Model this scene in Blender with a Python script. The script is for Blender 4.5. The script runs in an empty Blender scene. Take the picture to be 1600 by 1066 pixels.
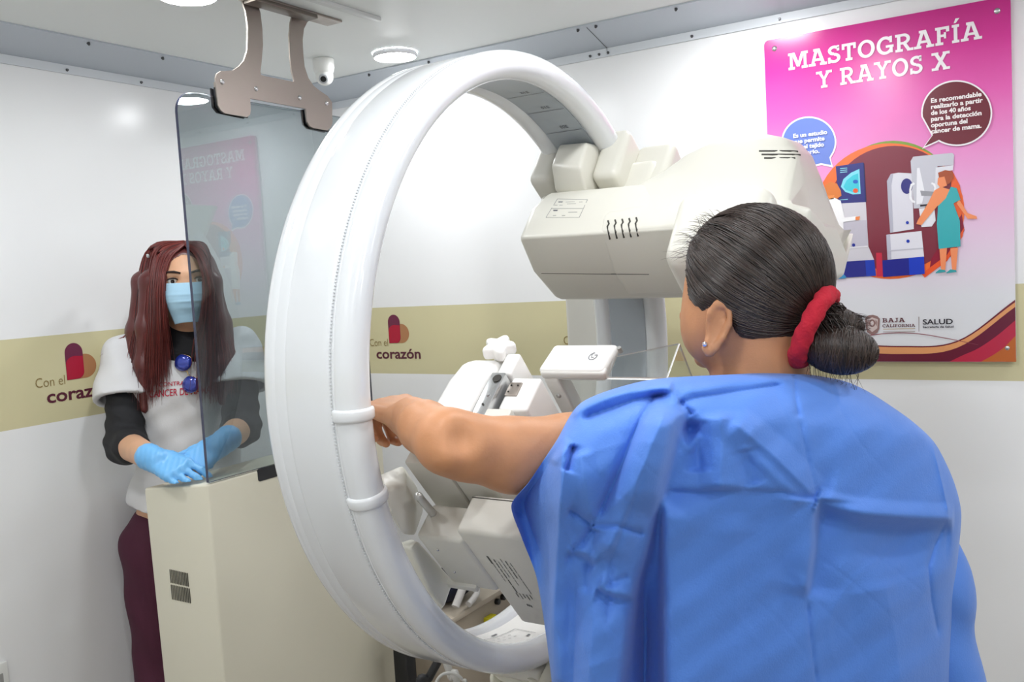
import bpy, bmesh, math, random
import numpy as np
from mathutils import Vector, Matrix
from mathutils.bvhtree import BVHTree
random.seed(7); rng = np.random.default_rng(7)
SC = bpy.context.scene
COL = SC.collection
pi = math.pi

# ------------------------------------------------------------------ camera, world, exposure
FPX = 1421.61
YAW, PITCH, ROLL = math.radians(31.9589), math.radians(4.3297), math.radians(-3.3378)
CAM = np.array([2.2288, -2.3545, 1.47])
_fw = np.array([-math.sin(YAW)*math.cos(PITCH), math.cos(YAW)*math.cos(PITCH), -math.sin(PITCH)])
_r = np.array([math.cos(YAW), math.sin(YAW), 0.0]); _u = np.cross(_r, _fw)
RT = math.cos(ROLL)*_r + math.sin(ROLL)*_u
UP = -math.sin(ROLL)*_r + math.cos(ROLL)*_u
FW = _fw
cd = bpy.data.cameras.new('camera'); cam = bpy.data.objects.new('camera', cd); COL.objects.link(cam)
cd.sensor_width = 36.0; cd.sensor_fit = 'HORIZONTAL'; cd.lens = 36.0*FPX/1600.0; cd.clip_start = 0.02
m = Matrix.Identity(4)
for i in range(3):
    m[i][0] = RT[i]; m[i][1] = UP[i]; m[i][2] = -FW[i]; m[i][3] = CAM[i]
cam.matrix_world = m
SC.camera = cam
w = bpy.data.worlds.new('world'); SC.world = w; w.use_nodes = True
w.node_tree.nodes['Background'].inputs[0].default_value = (0.9, 0.95, 1.0, 1)
w.node_tree.nodes['Background'].inputs[1].default_value = 0.15
SC.view_settings.view_transform = 'Standard'; SC.view_settings.look = 'None'
SC.view_settings.gamma = 1.0; SC.view_settings.use_curve_mapping = False
SC.view_settings.exposure = EXPOSURE = 0.0
LAMP_STRENGTH = 108.0
SC.cycles.use_denoising = True
SC.cycles.max_bounces = 10; SC.cycles.diffuse_bounces = 6; SC.cycles.transparent_max_bounces = 16
SC.cycles.caustics_reflective = False; SC.cycles.caustics_refractive = False

# a photographed pixel (1600 x 1066) as a point at a known distance or on a known plane of the room
def un(x, y, z): return CAM + z*(FW + (x-800)/FPX*RT - (y-533)/FPX*UP)
def onX(x, y, X): d = un(x, y, 1)-CAM; return CAM + (X-CAM[0])/d[0]*d
def onY(x, y, Y): d = un(x, y, 1)-CAM; return CAM + (Y-CAM[1])/d[1]*d
def onZ(x, y, Z): d = un(x, y, 1)-CAM; return CAM + (Z-CAM[2])/d[2]*d

# ------------------------------------------------------------------ materials
def lin(h):
    h = h.lstrip('#'); o = []
    for i in (0, 2, 4):
        c = int(h[i:i+2], 16)/255
        o.append(c/12.92 if c <= .04045 else ((c+.055)/1.055)**2.4)
    return (*o, 1.0)
MATS = {}
def mat(name, col, rough=.5, metal=0., spec=.5, bump=0., bscale=200., var=0., vscale=6., coat=0., emit=None, estr=0., sss=0.):
    if name in MATS: return MATS[name]
    M = bpy.data.materials.new(name); M.use_nodes = True; MATS[name] = M
    nt = M.node_tree; b = nt.nodes['Principled BSDF']
    c = lin(col) if isinstance(col, str) else col
    b.inputs['Base Color'].default_value = c
    b.inputs['Roughness'].default_value = rough; b.inputs['Metallic'].default_value = metal
    b.inputs['Specular IOR Level'].default_value = spec
    b.inputs['Coat Weight'].default_value = coat; b.inputs['Coat Roughness'].default_value = .06
    if sss: b.inputs['Subsurface Weight'].default_value = sss; b.inputs['Subsurface Radius'].default_value = (.012, .005, .003); b.inputs['Subsurface Scale'].default_value = 1.0
    if emit: b.inputs['Emission Color'].default_value = lin(emit); b.inputs['Emission Strength'].default_value = estr
    if bump or var:
        tc = nt.nodes.new('ShaderNodeTexCoord')
    if bump:
        n = nt.nodes.new('ShaderNodeTexNoise'); n.inputs['Scale'].default_value = bscale; n.inputs['Detail'].default_value = 3
        nt.links.new(tc.outputs['Object'], n.inputs['Vector'])
        bp = nt.nodes.new('ShaderNodeBump'); bp.inputs['Strength'].default_value = bump; bp.inputs['Distance'].default_value = .002
        nt.links.new(n.outputs[0], bp.inputs['Height']); nt.links.new(bp.outputs[0], b.inputs['Normal'])
    if var:
        n = nt.nodes.new('ShaderNodeTexNoise'); n.inputs['Scale'].default_value = vscale; n.inputs['Detail'].default_value = 4
        nt.links.new(tc.outputs['Object'], n.inputs['Vector'])
        hs = nt.nodes.new('ShaderNodeHueSaturation'); hs.inputs['Color'].default_value = c
        mr = nt.nodes.new('ShaderNodeMapRange'); mr.inputs[1].default_value = .3; mr.inputs[2].default_value = .7
        mr.inputs[3].default_value = 1-var; mr.inputs[4].default_value = 1+var
        nt.links.new(n.outputs[0], mr.inputs[0]); nt.links.new(mr.outputs[0], hs.inputs['Value'])
        nt.links.new(hs.outputs[0], b.inputs['Base Color'])
    return M

# ------------------------------------------------------------------ object helpers
def link(name, me, parent=None, base=None):
    o = bpy.data.objects.new(name, me); COL.objects.link(o)
    if parent is not None:
        o.parent = parent
        o.matrix_parent_inverse = parent.matrix_basis.inverted() if parent.parent is None else Matrix.Identity(4)
    return o
def thing(name, label, cat, loc, group=None):
    o = bpy.data.objects.new(name, None); COL.objects.link(o); o.location = tuple(float(a) for a in loc)
    o.empty_display_size = .1
    return tag(o, label, cat, group)
def tag(o, label, cat, group=None):
    o['label'] = label; o['category'] = cat
    if group: o['group'] = group
    return o
def finish(me, mats, smooth=40):
    for x in (mats if isinstance(mats, (list, tuple)) else [mats]): me.materials.append(x)
    me.update()
    if smooth:
        me.polygons.foreach_set('use_smooth', [True]*len(me.polygons))
        if smooth < 180: me.set_sharp_from_angle(angle=math.radians(smooth))
    return me
def mesh(name, V, F, mats, parent=None, smooth=40, mi=None):
    me = bpy.data.meshes.new(name); me.from_pydata([tuple(map(float, v)) for v in V], [], [tuple(map(int, f)) for f in F])
    if mi is not None: me.polygons.foreach_set('material_index', np.asarray(mi, dtype=np.int32))
    finish(me, mats, smooth)
    return link(name, me, parent)
class MB:                                   # collects several solids into ONE mesh object
    def __init__(s): s.V = []; s.F = []; s.M = []
    def add(s, V, F, mi=0):
        o = len(s.V); s.V += [tuple(map(float, v)) for v in V]; s.F += [tuple(int(i)+o for i in f) for f in F]; s.M += [mi]*len(F); return s
    def build(s, name, mats, parent=None, smooth=40): return mesh(name, s.V, s.F, mats, parent, smooth, s.M)
def bm_out(bm):
    bm.normal_update(); bm.verts.index_update()
    return [v.co[:] for v in bm.verts], [[v.index for v in f.verts] for f in bm.faces]
def solid(V, F, bevel=0., seg=2, ang=20):
    bm = bmesh.new(); vs = [bm.verts.new(tuple(map(float, v))) for v in V]
    for f in F:
        try: bm.faces.new([vs[i] for i in f])
        except ValueError: pass
    bmesh.ops.recalc_face_normals(bm, faces=bm.faces)
    if bevel:
        E = [e for e in bm.edges if len(e.link_faces) == 2 and e.calc_face_angle(0) > math.radians(ang)]
        bmesh.ops.bevel(bm, geom=E, offset=bevel, segments=seg, profile=.5, affect='EDGES', clamp_overlap=True)
    r = bm_out(bm); bm.free(); return r
def loft(secs, bevel=0., seg=2, ang=20, closed=True):
    n = len(secs[0]); V = [p for s_ in secs for p in s_]; F = []
    for i in range(len(secs)-1):
        for j in range(n):
            k = (j+1) % n; F.append((i*n+j, i*n+k, (i+1)*n+k, (i+1)*n+j))
    F.append(tuple(range(n))[::-1]); F.append(tuple((len(secs)-1)*n+j for j in range(n)))
    return solid(V, F, bevel, seg, ang)
def box(x0, x1, y0, y1, z0, z1, bevel=0., seg=2):
    return loft([[(x0, y0, z0), (x1, y0, z0), (x1, y1, z0), (x0, y1, z0)], [(x0, y0, z1), (x1, y0, z1), (x1, y1, z1), (x0, y1, z1)]], bevel, seg)
def frame_of(d):
    d = np.asarray(d, float); d = d/np.linalg.norm(d)
    a = np.array([0, 0, 1.]) if abs(d[2]) < .9 else np.array([1., 0, 0])
    x = np.cross(a, d); x /= np.linalg.norm(x); return x, np.cross(d, x), d
def tube(P, r, n=12, cap=True):
    P = [np.asarray(p, float) for p in P]; R_ = r if hasattr(r, '__len__') else [r]*len(P)
    V = []; F = []; x = None
    for i, p in enumerate(P):
        t = P[min(i+1, len(P)-1)]-P[max(i-1, 0)]; t /= (np.linalg.norm(t)+1e-12)
        if x is None: x = frame_of(t)[0]
        x = x-t*np.dot(x, t); x /= np.linalg.norm(x); y = np.cross(t, x)
        for k in range(n):
            a = 2*pi*k/n; V.append(p+R_[i]*(math.cos(a)*x+math.sin(a)*y))
    for i in range(len(P)-1):
        for k in range(n): F.append((i*n+k, i*n+(k+1) % n, (i+1)*n+(k+1) % n, (i+1)*n+k))
    if cap: F.append(tuple(range(n))[::-1]); F.append(tuple((len(P)-1)*n+k for k in range(n)))
    return V, F
def cyl(a, b, r0, r1=None, n=24, bevel=0.):
    r1 = r0 if r1 is None else r1; a = np.asarray(a, float); b = np.asarray(b, float)
    x, y, d = frame_of(b-a)
    if d[2] < -.9: pass
    ring = lambda c, r: [c+r*(math.cos(2*pi*k/n)*x+math.sin(2*pi*k/n)*y) for k in range(n)]
    return loft([ring(a, r0), ring(b, r1)], bevel, 3, 35)
def ball(c, r, n=16, sc=(1, 1, 1), rot=None):
    V = []; F = []; m_ = n//2
    for i in range(m_+1):
        for j in range(n):
            a = pi*i/m_; b = 2*pi*j/n
            p = np.array([math.sin(a)*math.cos(b)*sc[0], math.sin(a)*math.sin(b)*sc[1], math.cos(a)*sc[2]])*r
            if rot is not None: p = rot @ p
            V.append(np.asarray(c)+p)
    for i in range(m_):
        for j in range(n): F.append((i*n+j, (i+1)*n+j, (i+1)*n+(j+1) % n, i*n+(j+1) % n))
    return V, F
def smoothpath(P, n=8):
    P = [np.asarray(p, float) for p in P]; P = [2*P[0]-P[1]]+P+[2*P[-1]-P[-2]]; o = []
    for i in range(1, len(P)-2):
        a, b, c_, d = P[i-1:i+3]
        for k in range(n):
            t = k/n; o.append(.5*((2*b)+(-a+c_)*t+(2*a-5*b+4*c_-d)*t*t+(-a+3*b-3*c_+d)*t**3))
    o.append(P[-2]); return o
def strands(paths, rad, taper=True):        # thin three-sided hair strands, one mesh; per-strand tone
    V = []; F = []; T = []
    for P in paths:
        P = np.asarray(P); n = len(P); t = np.gradient(P, axis=0); t /= (np.linalg.norm(t, axis=1)[:, None]+1e-9)
        x = np.cross(t, np.array([.31, .52, .79])); x /= (np.linalg.norm(x, axis=1)[:, None]+1e-9); y = np.cross(t, x)
        rr_ = rad*(.42 if n == 6 else 1); r_ = rr_*(1-np.linspace(0, 1, n)**3*.85) if taper else np.full(n, rr_)
        o = len(V); tn = random.random()
        for i in range(n):
            for k in range(3):
                a = 2*pi*k/3; V.append(P[i]+r_[i]*(math.cos(a)*x[i]+math.sin(a)*y[i])); T.append(tn)
        for i in range(n-1):
            for k in range(3): F.append((o+i*3+k, o+i*3+(k+1) % 3, o+(i+1)*3+(k+1) % 3, o+(i+1)*3+k))
    return V, F, T
def hair_mat(name, dark, light, rough=.32):
    M = bpy.data.materials.new(name); M.use_nodes = True; nt = M.node_tree; b = nt.nodes['Principled BSDF']
    at = nt.nodes.new('ShaderNodeAttribute'); at.attribute_name = 'tone'
    mx = nt.nodes.new('ShaderNodeMix'); mx.data_type = 'RGBA'
    mx.inputs[6].default_value = lin(dark); mx.inputs[7].default_value = lin(light)
    nt.links.new(at.outputs['Fac'], mx.inputs[0]); nt.links.new(mx.outputs[2], b.inputs['Base Color'])
    b.inputs['Roughness'].default_value = rough; b.inputs['Specular IOR Level'].default_value = .55
    return M
def strand_obj(name, paths, rad, M, parent, extra=None):
    V, F, T = strands(paths, rad)
    if extra is not None:
        V0, F0 = extra; o = len(V); V = list(V)+list(V0); F = F+[tuple(i+o for i in f) for f in F0]; T = T+[.25]*len(V0)
    ob = mesh(name, V, F, M, parent, 180)
    a = ob.data.attributes.new('tone', 'FLOAT', 'POINT'); a.data.foreach_set('value', np.asarray(T, dtype=np.float32))
    return ob

# flat shapes and lettering, laid on a plane by a function (a, b, layer) -> point
def poly_text(txt, size, bold=0., align='LEFT'):
    cu = bpy.data.curves.new('lettering', 'FONT'); cu.body = txt; cu.size = size; cu.offset = bold; cu.align_x = align; cu.resolution_u = 3
    ob = bpy.data.objects.new('lettering', cu); COL.objects.link(ob)
    dg = bpy.context.evaluated_depsgraph_get(); me = bpy.data.meshes.new_from_object(ob.evaluated_get(dg))
    V = [(v.co.x, v.co.y) for v in me.vertices]; F = [tuple(p.vertices) for p in me.polygons]
    bpy.data.objects.remove(ob); bpy.data.curves.remove(cu); bpy.data.meshes.remove(me)
    return V, F
def fit_text(txt, x0, x1, y0, h=None, bold=0.):   # left edge, right edge, baseline, optional cap height
    V, F = poly_text(txt, 1.0, bold); a = np.array(V); mn, mx = a[:, 0].min(), a[:, 0].max()
    sx = (x1-x0)/(mx-mn); sy = sx if h is None else h/.73
    return [(x0+(v[0]-mn)*sx, y0+v[1]*sy) for v in V], F
def tri_fan(pts):
    bm = bmesh.new(); vs = [bm.verts.new((p[0], p[1], 0)) for p in pts]; f = bm.faces.new(vs)
    bmesh.ops.triangulate(bm, faces=[f]); r = [[v.index for v in g.verts] for g in (bm.verts.index_update() or bm.faces)]; bm.free(); return r
def disc(cx, cy, rx, ry=None, a0=0, a1=360, n=48):
    ry = rx if ry is None else ry
    return [(cx+rx*math.cos(math.radians(a0+(a1-a0)*i/n)), cy+ry*math.sin(math.radians(a0+(a1-a0)*i/n))) for i in range(n if abs(a1-a0) >= 360 else n+1)]

# signed distance solids -> one continuous smooth surface
def ang_rot(f, up=(0, 0, 1)):               # columns: right, forward, up
    f = np.asarray(f, float); f /= np.linalg.norm(f); r_ = np.cross(f, up); r_ /= np.linalg.norm(r_); return np.stack([r_, f, np.cross(r_, f)], 1)
def d_cap(P, a, b, ra, rb):
    a = np.asarray(a, float); b = np.asarray(b, float); ab = b-a; L2 = ab @ ab+1e-12
    t = np.clip(((P-a) @ ab)/L2, 0, 1); return np.linalg.norm(P-a-t[..., None]*ab, axis=-1)-(ra+(rb-ra)*t)
def d_ell(P, c, r, R_=None):
    q = P-np.asarray(c, float)
    if R_ is not None: q = q @ R_
    r = np.asarray(r, float); k0 = np.linalg.norm(q/r, axis=-1); k1 = np.linalg.norm(q/(r*r), axis=-1)+1e-9
    return k0*(k0-1)/k1
def smin(a, b, k):
    h = np.clip(.5+.5*(b-a)/k, 0, 1); return b*(1-h)+a*h-k*h*(1-h)
def cap(a, b, ra, rb=None, k=.02): return ('cap', a, b, ra, ra if rb is None else rb, k)
def ell(c, r, R_=None, k=.02): return ('ell', c, r, R_, k)
def chain(pts, rs, k=.012): return [cap(pts[i], pts[i+1], rs[i], rs[i+1], k) for i in range(len(pts)-1)]
def sdf_mesh(prims, h=.004, grow=0., post=None, smooth=2, sub=()):
    lo = np.full(3, 1e9); hi = -lo
    bb = []
    for p in prims:
        if p[0] == 'cap': q = np.array([p[1], p[2]], float); e = max(p[3], p[4])
        else: q = np.array([p[1], p[1]], float); e = max(p[2])
        l, u_ = q.min(0)-e-grow, q.max(0)+e+grow; bb.append((l, u_)); lo = np.minimum(lo, l); hi = np.maximum(hi, u_)
    lo -= 3*h; n = np.ceil((hi+3*h-lo)/h).astype(int)+1
    F = np.full(n, .08, dtype=np.float32)
    ax = [lo[i]+h*np.arange(n[i]) for i in range(3)]
    def region(l, u_):
        i0 = np.maximum(((l-lo)/h).astype(int), 0); i1 = np.minimum(np.ceil((u_-lo)/h).astype(int)+1, n); sl = tuple(slice(a, b) for a, b in zip(i0, i1))
        return sl, np.stack(np.meshgrid(*[ax[i][sl[i]] for i in range(3)], indexing='ij'), -1)
    def ev(p, P): return d_cap(P, *p[1:5]) if p[0] == 'cap' else d_ell(P, *p[1:4])
    for p, (l, u_) in zip(prims, bb):
        mg = .03; sl, P = region(l-mg, u_+mg); F[sl] = smin(F[sl], ev(p, P)-grow, p[-1])
    for p in sub:
        if p[0] == 'cap': q = np.array([p[1], p[2]], float); e = max(p[3], p[4])
        else: q = np.array([p[1], p[1]], float); e = max(p[2])
        sl, P = region(q.min(0)-e-.03, q.max(0)+e+.03); F[sl] = -smin(-F[sl], ev(p, P), p[-1])
    if post is not None:
        P = np.stack(np.meshgrid(*ax, indexing='ij'), -1); F = post(P, F)
    F[0] = F[-1] = .05; F[:, 0] = F[:, -1] = .05; F[:, :, 0] = F[:, :, -1] = .05
    return nets(F, lo, h, smooth)
def nets(F, lo, h, smooth):
    n = F.shape; S = F < 0
    cs = [(a, b, c_) for a in (0, 1) for b in (0, 1) for c_ in (0, 1)]
    sl = lambda A, d: A[d[0]:n[0]-1+d[0], d[1]:n[1]-1+d[1], d[2]:n[2]-1+d[2]]
    cnt = sum(sl(S, d).astype(np.int8) for d in cs); act = (cnt > 0) & (cnt < 8)
    I = np.argwhere(act); acc = np.zeros((len(I), 3)); m_ = np.zeros(len(I))
    for d in cs:
        for a in range(3):
            if d[a] == 0:
                e = list(d); e[a] = 1
                A = F[I[:, 0]+d[0], I[:, 1]+d[1], I[:, 2]+d[2]]; B = F[I[:, 0]+e[0], I[:, 1]+e[1], I[:, 2]+e[2]]
                k = (A < 0) != (B < 0); t = np.where(k, A/(A-B+1e-20*(A == B)), 0); p = np.tile(np.array(d, float), (len(I), 1)); p[:, a] += t
                acc += p*k[:, None]; m_ += k
    V = lo+h*(I+acc/m_[:, None]); idx = np.full(act.shape, -1); idx[tuple(I.T)] = np.arange(len(I)); Q = []
    for a in range(3):
        b, c_ = (a+1) % 3, (a+2) % 3
        s0 = [slice(None)]*3; s1 = [slice(None)]*3; s0[a] = slice(0, n[a]-1); s1[a] = slice(1, n[a])
        E = S[tuple(s0)] != S[tuple(s1)]; J = np.argwhere(E)
        J = J[(J[:, b] > 0) & (J[:, c_] > 0) & (J[:, b] < n[b]-1) & (J[:, c_] < n[c_]-1)]
        def ce(db, dc): K = J.copy(); K[:, b] += db; K[:, c_] += dc; return idx[tuple(K.T)]
        q = np.stack([ce(-1, -1), ce(0, -1), ce(0, 0), ce(-1, 0)], 1)
        fl = ~S[tuple(J.T)]; q[fl] = q[fl][:, ::-1]; Q.append(q)
    Q = np.concatenate(Q); Q = Q[(Q >= 0).all(1)]
    for _ in range(smooth):
        ac = np.zeros_like(V); ct = np.zeros(len(V))
        for i in range(4):
            np.add.at(ac, Q[:, i], V[Q[:, (i+1) % 4]]+V[Q[:, (i-1) % 4]]); np.add.at(ct, Q[:, i], 2)
        V = .5*V+.5*ac/np.maximum(ct, 1)[:, None]
    return V, Q
def fast_mesh(name, V, Q, mats, parent=None, smooth=180):
    me = bpy.data.meshes.new(name); V = np.asarray(V, dtype=np.float32); Q = np.asarray(Q, dtype=np.int32)
    me.vertices.add(len(V)); me.vertices.foreach_set('co', V.ravel()); k = Q.shape[1]
    me.loops.add(Q.size); me.loops.foreach_set('vertex_index', Q.ravel())
    me.polygons.add(len(Q)); me.polygons.foreach_set('loop_start', np.arange(0, Q.size, k, dtype=np.int32))
    me.update(calc_edges=True); me.validate(); finish(me, mats, smooth)
    return link(name, me, parent)
# ------------------------------------------------------------------ setting
H = 2.11; X1, Y0 = 4.6, -2.55; B0, B1 = 1.155, 1.377; TZ = 2.051
def wall_mat():
    M = bpy.data.materials.new('wall panel'); M.use_nodes = True; nt = M.node_tree; b = nt.nodes['Principled BSDF']
    g = nt.nodes.new('ShaderNodeNewGeometry'); s = nt.nodes.new('ShaderNodeSeparateXYZ'); nt.links.new(g.outputs['Position'], s.inputs[0])
    a = nt.nodes.new('ShaderNodeMath'); a.operation = 'GREATER_THAN'; a.inputs[1].default_value = B0
    c = nt.nodes.new('ShaderNodeMath'); c.operation = 'LESS_THAN'; c.inputs[1].default_value = B1
    p = nt.nodes.new('ShaderNodeMath'); p.operation = 'MULTIPLY'
    nt.links.new(s.outputs[2], a.inputs[0]); nt.links.new(s.outputs[2], c.inputs[0]); nt.links.new(a.outputs[0], p.inputs[0]); nt.links.new(c.outputs[0], p.inputs[1])
    mx = nt.nodes.new('ShaderNodeMix'); mx.data_type = 'RGBA'; mx.inputs[6].default_value = lin('#f0f1f2'); mx.inputs[7].default_value = lin('#d4cda6')
    nt.links.new(p.outputs[0], mx.inputs[0]); nt.links.new(mx.outputs[2], b.inputs['Base Color'])
    n = nt.nodes.new('ShaderNodeTexNoise'); n.inputs['Scale'].default_value = 3.; nt.links.new(g.outputs['Position'], n.inputs['Vector'])
    bp = nt.nodes.new('ShaderNodeBump'); bp.inputs['Strength'].default_value = .02; bp.inputs['Distance'].default_value = .02
    nt.links.new(n.outputs[0], bp.inputs['Height']); nt.links.new(bp.outputs[0], b.inputs['Normal'])
    b.inputs['Roughness'].default_value = .2; b.inputs['Specular IOR Level'].default_value = .32
    return M
WALL = wall_mat()
CEIL = mat('ceiling panel', '#dfe3e2', .45, spec=.3, bump=.05, bscale=4)
TRIM = mat('grey aluminium cove', '#bcc3cb', .42, .25, spec=.5, bump=.04, bscale=30)
FLANGE = mat('pale trim flange', '#d6dbe0', .4)
SCREW = mat('dark screw', '#5b5c5e', .35, .7)
STEEL = mat('bright screw steel', '#c9c9cb', .25, .9)
FLOOR = mat('vinyl floor', '#9d948b', .5, var=.08, vscale=25, bump=.1, bscale=120)
def struct(o): o['kind'] = 'structure'; return o
T_ = .06
struct(mesh('wall_left', *box(-T_, 0, Y0-T_, T_, 0, H), WALL))
struct(mesh('wall_back', *box(0, X1+T_, 0, T_, 0, H), WALL))
struct(mesh('wall_right', *box(X1, X1+T_, Y0, 0, 0, H), WALL))
struct(mesh('wall_front', *box(0, X1+T_, Y0-T_, Y0, 0, H), WALL))
struct(mesh('floor', *box(-T_, X1+T_, Y0-T_, T_, -.06, 0), FLOOR))
struct(mesh('ceiling', *box(-T_, X1+T_, Y0-T_, T_, H, H+.05), CEIL))
D = .125
def cove(name, side, a0, a1, seams=()):
    # profile: flange on the wall, sloped panel to the ceiling, flange on the ceiling
    pr = [(0.0, TZ), (.004, TZ), (.004, TZ+.022), (D, H-.004), (D+.02, H-.004), (D+.02, H), (0.0, H)]
    P = lambda u, z, t: (t, -u, z) if side == 'back' else (u, t, z)
    A = MB(); V, F = loft([[P(u, z, a0) for u, z in pr], [P(u, z, a1) for u, z in pr]]); A.add(V, F, 0)
    # light flange strip
    V, F = loft([[P(u, z, t) for u, z in ((.003, TZ-.0005), (.0055, TZ-.0005), (.0055, TZ+.022), (.003, TZ+.022))] for t in (a0, a1)]); A.add(V, F, 1)
    o = struct(A.build(name, [TRIM, FLANGE], None, 30))
    for s in seams:
        V, F = tube([P(.0062, TZ+.004, s), P(.0062, TZ+.0215, s), P(D, H-.0045, s-.0)], .0007, 6); mesh('panel_seam', V, F, SCREW, o)
    return o, P
cvL, PL = cove('trim_1', 'left', Y0, 0)
cvB, PB = cove('trim_2', 'back', 0, X1, (onY(938, 85, -.05)[0],))
def screws(cv, P, ts, zz, u):
    for t in ts:
        c = np.array(P(u, zz, t)); n = np.array(P(1, 0, 0))-np.array(P(0, 0, 0))
        n = (n*.2+np.array([0, 0, -.3])) if u > .02 else n
        V, F = cyl(c-.002*n/np.linalg.norm(n), c+.0035*n/np.linalg.norm(n), .0045, .003, 10); mesh('screw', V, F, SCREW, cv)
screws(cvL, PL, [onX(a, b, .006)[1] for a, b in ((105, 110), (221, 131))], TZ+.009, .006)
screws(cvL, PL, [onX(a, b, D)[1] for a, b in ((137, 69), (253, 94))], H-.008, D+.004)
screws(cvB, PB, [onY(a, b, -.006)[0] for a, b in ((922, 86), (936, 83), (950, 80), (1081, 56), (1218, 31), (1390, 2))], TZ+.009, .006)
screws(cvB, PB, [onY(a, b, -D)[0] for a, b in ((578, 118), (671, 96), (904, 46), (932, 40), (1057, 14))], H-.008, D+.004)
# thin surface strip on the ceiling
V, F = box(.772, .79, -1.0, -.564, H-.01, H, .002); struct(mesh('trim_3', V, F, mat('ceiling strip', '#c9cccb', .5)))

# ------------------------------------------------------------------ ceiling lights (round LED panels), the room's only light; the front-wall pair is added fill
LED = mat('led diffuser', '#ffffff', .5, emit='#fbfdff', estr=LAMP_STRENGTH)
RING = mat('light trim white', '#e8e9ee', .35)
def ceiling_light(x, y, label):
    t = thing('ceiling_light', label, 'ceiling light', (x, y, H), 'round ceiling lights')
    prof = [(.0580, H-.0145), (.0600, H-.0146), (.0615, H-.011), (.062, H-.001)]
    n = 40; V = []; F = []
    for r_, z in prof: V += [(x+r_*math.cos(2*pi*k/n), y+r_*math.sin(2*pi*k/n), z) for k in range(n)]
    for i in range(len(prof)-1):
        for k in range(n): F.append((i*n+k, i*n+(k+1) % n, (i+1)*n+(k+1) % n, (i+1)*n+k))
    mesh('light_trim', V, [f[::-1] for f in F], RING, t, 60)
    V = [(x, y, H-.0205)]+[(x+.03*math.cos(2*pi*k/n), y+.03*math.sin(2*pi*k/n), H-.0195) for k in range(n)]+[(x+.0584*math.cos(2*pi*k/n), y+.0584*math.sin(2*pi*k/n), H-.0145) for k in range(n)]
    F = [(0, 1+(k+1) % n, 1+k) for k in range(n)]+[(1+k, 1+(k+1) % n, 1+n+(k+1) % n, 1+n+k) for k in range(n)]
    mesh('diffuser', V, F, LED, t, 180)
LIGHTS = [(.589, -.264, 'round white ceiling light above the ring, near the corner camera'), (onZ(294, 3, 2.087)[0], onZ(294, 3, 2.087)[1], 'round white ceiling light at top left beside the steel bracket'),
          (1.56, -.29, 'round ceiling light just above the frame, over the ring'), (1.66, -1.10, 'round ceiling light above the woman in the blue gown'), (1.58, -1.72, 'round ceiling light above the aisle in front of the ring'),
          (.60, -1.72, 'round ceiling light over the left wall end, outside the frame'), (2.6, -.30, 'round ceiling light past the pink poster, outside the frame'), (2.6, -1.05, 'round ceiling light right of the patient, outside the frame'),
          (2.6, -1.85, 'round ceiling light over the camera position, behind the frame'), (1.3, -2.25, 'added round fill light by the front wall, left of the camera'), (2.3, -2.3, 'added round fill light by the front wall, behind the camera'),  # unseen front-wall pair added to fill the lower walls and near sides
 (3.6, -.7, 'round ceiling light far right near the poster wall, outside the frame'), (3.6, -1.8, 'round ceiling light far right near the front wall, outside the frame')]
for a in LIGHTS: ceiling_light(*a)

# ------------------------------------------------------------------ dome camera on the ceiling
WPL = mat('white plastic', '#e6e7e4', .35); BLK = mat('black plastic', '#17181b', .35)
cx, cy = onZ(505, 92, H)[0], onZ(505, 92, H)[1]
t = thing('security_camera', 'small white dome camera hanging from the ceiling behind the steel bracket', 'camera', (cx, cy, H))
mesh('housing', *loft([[(cx+r_*math.cos(a), cy+r_*math.sin(a), z) for a in np.linspace(0, 2*pi, 28, endpoint=False)] for r_, z in ((.030, H), (.030, H-.026), (.028, H-.034), (.025, H-.042))], .002, 1, 30), WPL, t)
d_ = np.array([.5, -.75, -.45]); d_ /= np.linalg.norm(d_)
mesh('camera_ball', *ball((cx, cy, H-.05), .0255, 24), WPL, t)
bc = np.array([cx, cy, H-.05])
mesh('lens_ring', *cyl(bc+d_*.019, bc+d_*.027, .0145, .013, 24, .0015), mat('grey camera ring', '#b9bcc0', .3), t)
mesh('lens', *cyl(bc+d_*.0255, bc+d_*.028, .0095, .008, 20), BLK, t)
# wall outlet low on the left wall, at the photo's edge
oy, oz = -1.222, .545
t = thing('wall_outlet', 'white outlet cover low on the left wall at the photo edge', 'wall outlet', (0, oy, oz))
mesh('cover_plate', *box(0, .012, oy-.035, oy+.022, oz-.055, oz+.055, .004), WPL, t); mesh('socket', *box(.010, .0135, oy-.02, oy+.008, oz-.03, oz+.03, .001), mat('socket grey', '#9a9a98', .4), t)

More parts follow.
